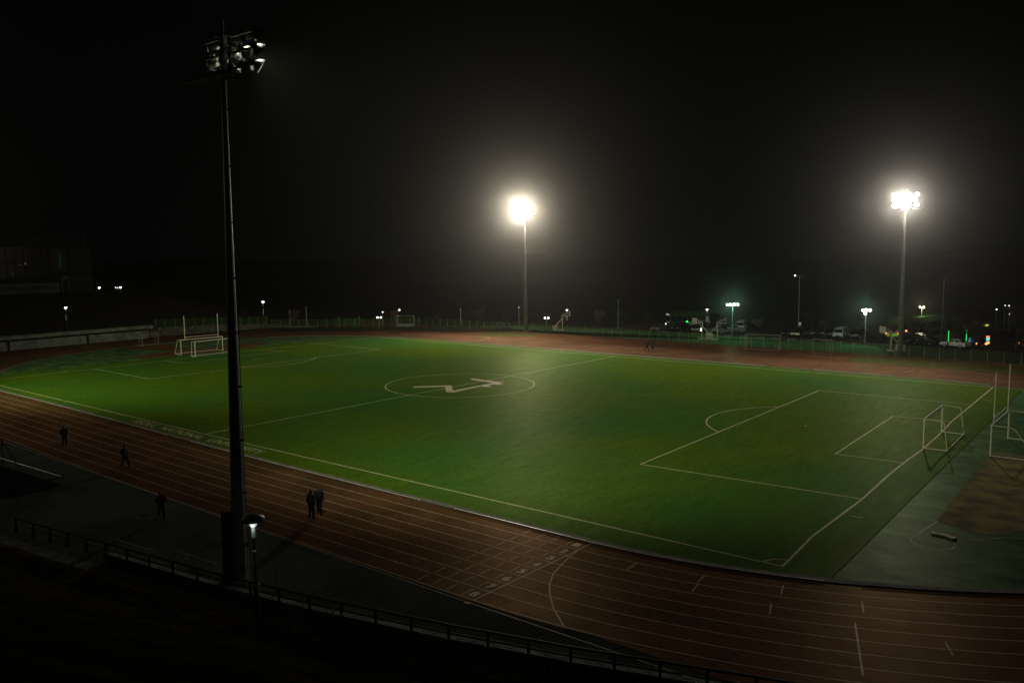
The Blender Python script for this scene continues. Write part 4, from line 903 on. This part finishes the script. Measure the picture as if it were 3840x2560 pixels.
led(2998, 1250, 1209, 1219, .5, 'road_sign', 'small white lit sign at the foot of the tall street lamp', [(0, 1, mat('white_lit_sign', (.5, .5, .42), .6, emis=.16, ecol=(1, 1, .8)))], 'sign')
led(2629, 1252, 1231, 1240, .35, 'warning_lamp', 'two warm lamps seen through the left paired hoop', [(.7, 1, M_emw), (0, .3, M_emw)], 'lamp')
# ------------------------------------------------------------------ trees
M_bark = mat('bark', (.05, .042, .03), .95, (.02, .018, .014), 2); M_twig = mat('twigs', (.055, .045, .03), .95, (.03, .026, .018), 3); M_twig_lit = mat('lit_twigs', (.16, .12, .07), .95, (.08, .06, .035), 3)  # last twig colour is a paler copy with lamp light painted in
def tree(base, h, spread, seed, label, dense=1.0, m=None, trunks=1, leaf=False):
    r = random.Random(seed); t = empty('bare_tree', base, r.uniform(0, 6), label, 'tree', 'bare winter trees beyond the fence'); tr, cr = MB(), MB(); tips = []
    def grow(p, d, L_, rad, lev):
        n = 3; q = p
        for k in range(n):
            d = (d+Vector((r.uniform(-1, 1), r.uniform(-1, 1), r.uniform(-.4, .7)))*.16).normalized(); q2 = q+d*L_/n
            (tr if lev < 1 else cr).bar(q, q2, rad*(1-.25*k/n), rad*(1-.25*(k+1)/n), 6 if lev < 1 else (4 if lev < 3 else 3)); q = q2
            if lev >= 1 and k < n-1 and lev < 4: 
                s_ = Vector((r.uniform(-1, 1), r.uniform(-1, 1), r.uniform(-.1, .7))).normalized(); grow(q, (d*.5+s_).normalized(), L_*.6, rad*.5, lev+1)
        if lev < 4:
            for k in range(r.choice((2, 3)) + (1 if lev == 0 else 0)):
                s_ = Vector((r.uniform(-1, 1)*spread, r.uniform(-1, 1)*spread, r.uniform(.1, .9))).normalized(); grow(q, (d*.55+s_).normalized(), L_*r.uniform(.6, .8), rad*.62, lev+1)
        else: tips.append(q)
    for k in range(trunks): grow(Vector((.25*k-.12*trunks, .1*k, 0)), Vector((.35*(k-(trunks-1)/2), .0, 1)).normalized(), h*.32, .035*h/max(1, trunks*.6), 0)
    for q in tips:
        for _ in range(int(5*dense)):
            e_ = q+Vector((r.uniform(-1, 1), r.uniform(-1, 1), r.uniform(-.5, .9)))*.11*h; s_ = q+Vector((r.uniform(-1, 1), r.uniform(-1, 1), r.uniform(-1, 1)))*.04*h
            w = Vector((r.uniform(-1, 1), r.uniform(-1, 1), 0))*.02; cr.quad(s_-w, e_, s_+w)
    tr.build('trunk', M_bark, t); cr.build('crown', m or M_twig, t); return t
TR = [(1101, 1226, 1150, 1.2, 'bare tree with pale lit twigs between the two utility poles', M_twig_lit, 1.2, 1), (1485, 1217, 1152, 1.0, 'bare tree around the small lamp above the grey goal', M_twig_lit, .8, 1), (1745, 1226, 1150, 1.0, 'bare tree beside the thin utility pole', M_twig, .8, 1),
      (1800, 1228, 1150, .9, 'slim bare tree left of the stacked benches', M_twig, .8, 1), (1896, 1232, 1148, 1.1, 'bare tree just left of the middle floodlight mast', M_twig, 1, 1), (2238, 1230, 1150, .9, 'bare tree with catching light, left of the unlit court light', M_twig_lit, .8, 1),
      (2850, 1250, 1180, 1.9, 'low round brown tree between the white van and the dark cars', M_twig_lit, 3.0, 1), (3092, 1276, 1176, 1.0, 'bare tree rising between the parked dark cars', M_twig, .8, 1), (2925, 1256, 1205, 1.4, 'small dark bushy tree left of the dark cars', M_twig, 3.0, 2),
      (3288, 1278, 1195, 1.3, 'multi stemmed bare tree left of the hidden hoop', M_twig, 1, 3), (3335, 1290, 1180, 1.2, 'bare tree whose twigs cross the rear of the green bus', M_twig, 1.2, 1), (3422, 1280, 1165, 1.1, 'dark bare tree just right of the pinkish mast', M_twig, 1.2, 2), (3600, 1300, 1200, 1.0, 'dark bare tree between the two green strips', M_twig, 1.2, 2),
      (3664, 1308, 1180, 1.1, 'twin stemmed dark tree over the car with orange tail lights', M_twig, 1.3, 2), (3762, 1284, 1222, 1.3, 'short dark shrubby tree in the lit part of the lot', M_twig, 1.5, 2), (3818, 1316, 1110, 1.1, 'large dark bare tree at the right edge', M_twig, 1.5, 2), (3230, 1240, 1172, 1.4, 'dark tree behind the three headed court light', M_twig, 1.2, 1),
      (2420, 1226, 1150, 1.3, 'dark tree behind the left end of the parking row', M_twig, 1.4, 1), (2330, 1224, 1155, 1.2, 'dark tree behind the unlit court light', M_twig, 1.4, 1), (2690, 1232, 1160, 1.3, 'dark tree behind the paired hoops', M_twig, 1.4, 1), (2560, 1224, 1140, 1.3, 'dark tree beyond the dim green bus', M_twig, 1.4, 1), (3040, 1236, 1150, 1.3, 'dark tree behind the tall thin street lamp', M_twig, 1.3, 1), (3590, 1250, 1165, 1.4, 'dark tree far behind the pale sedan', M_twig, 1.4, 1), (3730, 1248, 1190, 1.4, 'dark tree far behind the display column', M_twig, 1.4, 1), (2060, 1224, 1160, 1.1, 'dark tree behind the right twin globe lamp', M_twig, 1.2, 1), (1640, 1222, 1165, 1.2, 'faint dark tree left of the thin utility pole', M_twig, 1.2, 1)]
for k, (u, vb, vt, sp, lab, m_, dn, tk) in enumerate(TR): b = G(u, vb); tree(b, hgt(b, vt)*1.0, sp, 40+k, lab, dn, m_, tk)
# ------------------------------------------------------------------ people
M_skin = mat('skin', (.36, .23, .16), .6); M_hair = mat('dark_hair', (.012, .01, .009), .6)
def remesh(o, vs=.012, sub=True):
    md = o.modifiers.new('r', 'REMESH'); md.mode = 'VOXEL'; md.voxel_size = vs; md.use_smooth_shade = True
    s_ = o.modifiers.new('s', 'SMOOTH'); s_.factor = .6; s_.iterations = 4
def limb(mb, pts, n=10):
    for (a, ra), (b, rb_) in zip(pts, pts[1:]): mb.bar(a, b, ra, rb_, n)
    for a, ra in pts: mb.ball(a, ra*1.0, 8)
def person(base, rz, h, label, jacket, trouser, shoe, legs, arms, st=.11, hood=False, coat=0.0, lean=0.0, headyaw=0.0, vs=.010, hair=M_hair, collar=None, cap=False):
    """legs: (left foot fwd, left knee lift, right foot fwd, right knee lift); arms: 'pocket','hang','swing'"""
    s = h/1.75; t = empty('person', base, rz, label, 'person', 'people walking round the track'); t.scale = (s, s, s)
    V = Vector; hip = .93; sh = 1.44
    hipL, hipR = V((-.09, 0, hip)), V((.09, 0, hip)); footy = (legs[0], legs[2]); lift = (legs[1], legs[3]); LG = []
    for sgn, hp, fy, lf in ((-1, hipL, footy[0], lift[0]), (1, hipR, footy[1], lift[1])):
        an = V((sgn*st, fy, .09+lf)); kn = (hp+an)/2+V((0, .05+abs(fy)*.12+lf*.7, .0)); kn.z = .50+lf*.2; LG.append((hp, kn, an))
    chest = V((0, lean*.8, 1.28)); neck = V((0, lean, 1.50)); head = V((0, lean+.02, 1.635)); AR = []
    for k, sgn in enumerate((-1, 1)):
        shd = V((sgn*.185, lean, sh)); mode = arms[k]
        if mode == 'pocket': el = V((sgn*.30, lean-.06, 1.15)); wr = V((sgn*.20, lean+.12, .98))
        elif mode == 'fwd': el = V((sgn*.24, lean+.04, 1.16)); wr = V((sgn*.22, lean+.22, .98))
        elif mode == 'back': el = V((sgn*.25, lean-.12, 1.16)); wr = V((sgn*.25, lean-.18, .92))
        elif mode == 'bent': el = V((sgn*.27, lean-.02, 1.15)); wr = V((sgn*.16, lean+.22, 1.15))
        else: el = V((sgn*.25, lean-.02, 1.15)); wr = V((sgn*.25, lean+.03, .90))
        AR.append((shd, el, wr))
    mb = MB()
    for hp, kn, an in LG:
        limb(mb, [(hp, .085), (kn, .055), (an, .037)]); limb(mb, [(an, .037), (an+V((0, -.03, -.04)), .035), (an+V((0, .14, -.055)), .028)])
    limb(mb, [(V((0, 0, .95)), .13), (V((0, lean*.5, 1.12)), .115), (chest, .135), (V((0, lean, 1.42)), .10), (neck, .055), (head-V((0, 0, .05)), .055)])
    for sgn in (-1, 1): limb(mb, [(V((0, lean, 1.40)), .09), (V((sgn*.16, lean, sh-.01)), .062)])
    for (a, e_, w_) in AR:
        limb(mb, [(a, .052), (e_, .04), (w_, .027)]); d = (w_-e_).normalized(); side = d.cross(V((0, 1, 0))).normalized() if abs(d.y) < .9 else V((1, 0, 0))
        fwd = d.cross(side).normalized(); limb(mb, [(w_, .026), (w_+d*.05, .033), (w_+d*.085, .03)], 8)
        for f_ in range(4):
            b0 = w_+d*.085+fwd*(.027-.018*f_); ln = (.068, .078, .072, .056)[f_]; limb(mb, [(b0, .0095), (b0+d*ln*.5+side*.006, .009), (b0+d*ln*.85+side*.024, .008)], 6)
        limb(mb, [(w_+d*.03+fwd*.028, .012), (w_+d*.06+fwd*.052, .0105), (w_+d*.09+fwd*.055, .009)], 6)
    Rh = Matrix.Rotation(headyaw, 3, 'Z'); mb.ball(head, .085, 12, (1, 1, 1.0)); mb.v = mb.v
    def hp_(x, y, z): return head+Rh @ V((x, y, z))
    hb = MB(); hb.ball((0, 0, 0), 1, 12); mb2 = [(x*.076, y*.092, z*.112) for x, y, z in hb.v]; b0 = len(mb.v); mb.v += [tuple(hp_(*q)) for q in mb2]; mb.f += [tuple(b0+i for i in f) for f in hb.f]
    limb(mb, [(hp_(0, .06, -.075), .035), (hp_(0, .05, -.05), .05)]); limb(mb, [(hp_(0, .085, .015), .010), (hp_(0, .104, -.022), .014)], 6)
    for sgn in (-1, 1): limb(mb, [(hp_(sgn*.077, -.01, .018), .014), (hp_(sgn*.077, -.008, -.018), .011)], 6)
    limb(mb, [(hp_(-.02, .087, -.053), .007), (hp_(.02, .087, -.053), .007)], 6)
    bo = mb.build('body', M_skin, t); remesh(bo, vs)
    for sgn in (-1, 1): MB().ball(hp_(sgn*.031, .079, .012), .0115, 6).build('eye', M_black, t)
    # clothes
    mb = MB(); tz = .93-coat
    limb(mb, [(V((0, 0, max(.86, tz+.08))), .165), (V((0, lean*.5, 1.1)), .165), (V((0, lean*.8, 1.26)), .175), (V((0, lean, 1.42)), .125), (V((0, lean, 1.49)), .085)])
    for sgn in (-1, 1): limb(mb, [(V((sgn*.05, lean*.6, 1.15)), .15), (V((sgn*.08, lean, 1.36)), .12), (V((sgn*.175, lean, sh-.01)), .085)])
    if coat: 
        for sgn in (-1, 1): limb(mb, [(V((sgn*.06, .0, .95)), .155), (V((sgn*.08, .02, tz+.1)), .15)])
    for (a, e_, w_) in AR: limb(mb, [(a, .082), (e_, .066), (w_-(w_-e_)*.12, .052)])
    jk = mb.build('coat' if coat else 'jacket', jacket, t); remesh(jk, .016)
    mb = MB()
    for hp, kn, an in LG: limb(mb, [(hp+V((0, 0, .04)), .115), (hp, .115), (kn, .083), (an+V((0, 0, .01)), .068)])
    limb(mb, [(V((-.05, 0, .96)), .12), (V((.05, 0, .96)), .12)]); tr = mb.build('trousers', trouser, t); remesh(tr, .016)
    for hp, kn, an in LG:
        mb = MB(); limb(mb, [(an+V((0, -.045, -.045)), .046), (an+V((0, .06, -.045)), .046), (an+V((0, .165, -.058)), .034)]); sh_ = mb.build('shoe', shoe, t); remesh(sh_, .012)
    if hood:
        mb = MB(); hb = MB(); hb.ball((0, 0, 0), 1, 12); pts = []
        for x, y, z in hb.v:
            y2 = min(y, .25); pts.append((x*.112, y2*.13-.02, z*.142+.005))
        b0 = 0; mb.v = [tuple(hp_(*q)) for q in pts]; mb.f = list(hb.f); limb(mb, [(V((0, lean-.05, 1.50)), .10), (hp_(0, -.05, -.07), .09)]); ho = mb.build('hood', jacket, t); remesh(ho, .012)
    else:
        hb = MB(); hb.ball((0, 0, 0), 1, 12); pts = []
        for x, y, z in hb.v:
            z2 = max(z, -.55 if y < .1 else .28+.2*y); y2 = min(y, .75); pts.append((x*.088, y2*.104-.012, z2*.122+.008))
        mb = MB(); mb.v = [tuple(hp_(*q)) for q in pts]; mb.f = list(hb.f); mb.build('cap' if cap else 'hair', hair, t, True)
        if cap: MB().box(-.06, .06, .07, .16, .045, .057, Matrix.Translation(head) @ Rh.to_4x4()).build('cap_peak', hair, t)
    if collar: 
        mb = MB(); mb.lathe([(.06, 0), (.085, -.04), (.08, .03), (.06, .04)], (0, lean+.005, 1.50), (0, .25, 1), n=14); mb.build('collar', collar, t)
    return t
C_dk = mat('dark_jacket', (.03, .042, .038), .8, (.018, .024, .024), 8); C_gr = mat('green_grey_jacket', (.05, .08, .072), .7, (.034, .052, .048), 8); C_bk = mat('black_trousers', (.012, .014, .015), .85); C_nv = mat('navy_jacket', (.035, .06, .07), .7)
S_w = mat('pale_shoe', (.22, .22, .19), .6); S_b = mat('black_shoe', (.02, .02, .02), .5)
def face(u, v, du): return None
camang = lambda p: atan2(EYE[1]-p.y, EYE[0]-p.x)-pi/2     # local +y towards the camera
p = G(243, 1669); person(p, camang(p)+.15, 1.72, 'person in a dark hooded jacket with hands in pockets, farthest left on the track', C_dk, C_bk, S_b, (-.02, 0, .06, 0), ('pocket', 'pocket'), st=.14, hood=True)
p = G(470, 1751); person(p, -pi/2+.15, 1.80, 'person in a loose grey jacket striding along the outer lanes, pale shoes', C_gr, C_bk, S_w, (.34, 0, -.30, .02), ('pocket', 'pocket'), lean=.03)
p = G(607, 1942); person(p, -pi/2-.3, 1.74, 'person in a knee length hooded padded coat walking on the grey apron', C_dk, C_bk, S_w, (.26, 0, -.30, .05), ('pocket', 'pocket'), hood=True, coat=.32, lean=.05)
p = G(1168, 1947); person(p, camang(p)+pi-.7, 1.86, 'taller person in a dark jacket seen from behind, left one of the close pair', C_dk, C_bk, S_w, (.05, 0, -.06, 0), ('hang', 'hang'), st=.20)
p = G(1199, 1927); person(p, camang(p)-.25, 1.80, 'person in a blue grey jacket with pale collar, right one of the close pair', C_nv, C_bk, S_b, (.22, 0, -.26, .03), ('hang', 'hang'), st=.14, collar=M_dull, hair=mat('fair_hair', (.08, .06, .04), .6))
p = G(2426, 1316); person(p, pi/2-.1, 1.70, 'person in dark clothes walking the far straight, left one of the far pair', C_nv, C_bk, S_b, (.32, 0, -.30, .04), ('fwd', 'back'), vs=.018)
p = G(2437, 1314); person(p+Vector((.35, .45, 0)), pi/2-.1, 1.72, 'person in dark clothes walking the far straight, right one of the far pair', C_nv, C_bk, S_b, (-.28, .04, .34, 0), ('back', 'fwd'), vs=.018)
# ------------------------------------------------------------------ lights (all lamps stand where the photograph shows or implies lit floodlights)
def spot(loc, target, power, color, size=.5, angle=150, blend=.8):
    l = bpy.data.lights.new('floodlight_beam', 'SPOT'); l.energy = power; l.color = color; l.shadow_soft_size = size; l.spot_size = radians(angle); l.spot_blend = blend
    o = bpy.data.objects.new('floodlight_beam', l); o.location = loc; o.rotation_euler = (Vector(target)-Vector(loc)).to_track_quat('-Z', 'Y').to_euler(); COL.objects.link(o)
def point(loc, power, color, size=.3):
    l = bpy.data.lights.new('lamp_light', 'POINT'); l.energy = power; l.color = color; l.shadow_soft_size = size; o = bpy.data.objects.new('lamp_light', l); o.location = loc; COL.objects.link(o)
WARM = (1, .92, .82); PINK = (1, .92, .86)
spot(B2+Vector((0, -1.3, 24.7)), (-22, 20, 0), 70000, WARM, .6, 124, 1.0)
spot(B2+Vector((.5, -1.3, 25.0)), (12, 27, 0), 100000, (1, .92, .76), .5, 46, 1.0)
spot(B3+Vector((0, -1.3, 23.25)), (34, 22, 0), 30000, PINK, .6, 122, 1.0)
spot(B1+Vector((.9, 1.5, 25.6)), (16, 16, 0), 42000, (.96, 1, .68), .6, 112, 1.0)
T4 = mast(B4, 0, 'floodlight mast out of sight beyond the left end of the straight', lens=M_lens1)
spot(B4+Vector((0, 1.5, 25.6)), (-38, 14, 0), 34000, (.84, 1, .48), .6, 110)
point(B2+Vector((0, -1.4, 24.6)), 19000, (1, .72, .60), .7)
point(B3+Vector((0, -1.5, 23.2)), 6000, (1, .74, .76), .7)
point(B4+Vector((0, 1.5, 25.6)), 4000, (1, .9, .7), .6)
point(CL1+Vector((0, -.4, .2)), 1100, (.5, 1, .72), .4)
point(CL2+Vector((0, -.4, .2)), 900, (.6, 1, .75), .4)
point(SL+Vector((0, -.5, .1)), 350, (1, .85, .55), .3)
point(park+Vector((.17, -.22, 4.12)), 3, (.9, 1, .95), .1)
# ------------------------------------------------------------------ haze (night air), camera, settings
w = bpy.data.worlds.new('World'); SC.world = w; w.use_nodes = True; nt = w.node_tree; nt.nodes.clear()
wo = nt.nodes.new('ShaderNodeOutputWorld'); bg = nt.nodes.new('ShaderNodeBackground'); bg.inputs['Color'].default_value = (.0003, .0004, .0003, 1); nt.links.new(bg.outputs[0], wo.inputs['Surface'])
v1 = nt.nodes.new('ShaderNodeVolumeScatter'); v1.inputs['Color'].default_value = (1, .70, .60, 1); v1.inputs['Density'].default_value = .00021; v1.inputs['Anisotropy'].default_value = .975
v2 = nt.nodes.new('ShaderNodeVolumeScatter'); v2.inputs['Color'].default_value = (.34, .92, .80, 1); v2.inputs['Density'].default_value = .00010; v2.inputs['Anisotropy'].default_value = .87
ad = nt.nodes.new('ShaderNodeAddShader'); nt.links.new(v1.outputs[0], ad.inputs[0]); nt.links.new(v2.outputs[0], ad.inputs[1]); v3 = nt.nodes.new('ShaderNodeVolumeScatter'); v3.inputs['Color'].default_value = (.35, 1, .85, 1); v3.inputs['Density'].default_value = .000020; v3.inputs['Anisotropy'].default_value = .0
ad2 = nt.nodes.new('ShaderNodeAddShader'); nt.links.new(ad.outputs[0], ad2.inputs[0]); nt.links.new(v3.outputs[0], ad2.inputs[1]); nt.links.new(ad2.outputs[0], wo.inputs['Volume'])
cam = bpy.data.cameras.new('camera'); co = bpy.data.objects.new('camera', cam); COL.objects.link(co); SC.camera = co
cam.sensor_width = 36; cam.lens = FPX*36/3840; cam.clip_end = 4000; cam.clip_start = .1
co.matrix_world = Matrix(((RT.x, UP.x, -FW.x, EYE[0]), (RT.y, UP.y, -FW.y, EYE[1]), (RT.z, UP.z, -FW.z, EYE[2]), (0, 0, 0, 1)))
SC.view_settings.view_transform = 'Standard'; SC.view_settings.look = 'None'; SC.view_settings.exposure = 0
cy = SC.cycles; cy.use_denoising = True; cy.max_bounces = 4; cy.diffuse_bounces = 2; cy.volume_bounces = 0; cy.transparent_max_bounces = 8; cy.sample_clamp_indirect = 4; cy.use_adaptive_sampling = True
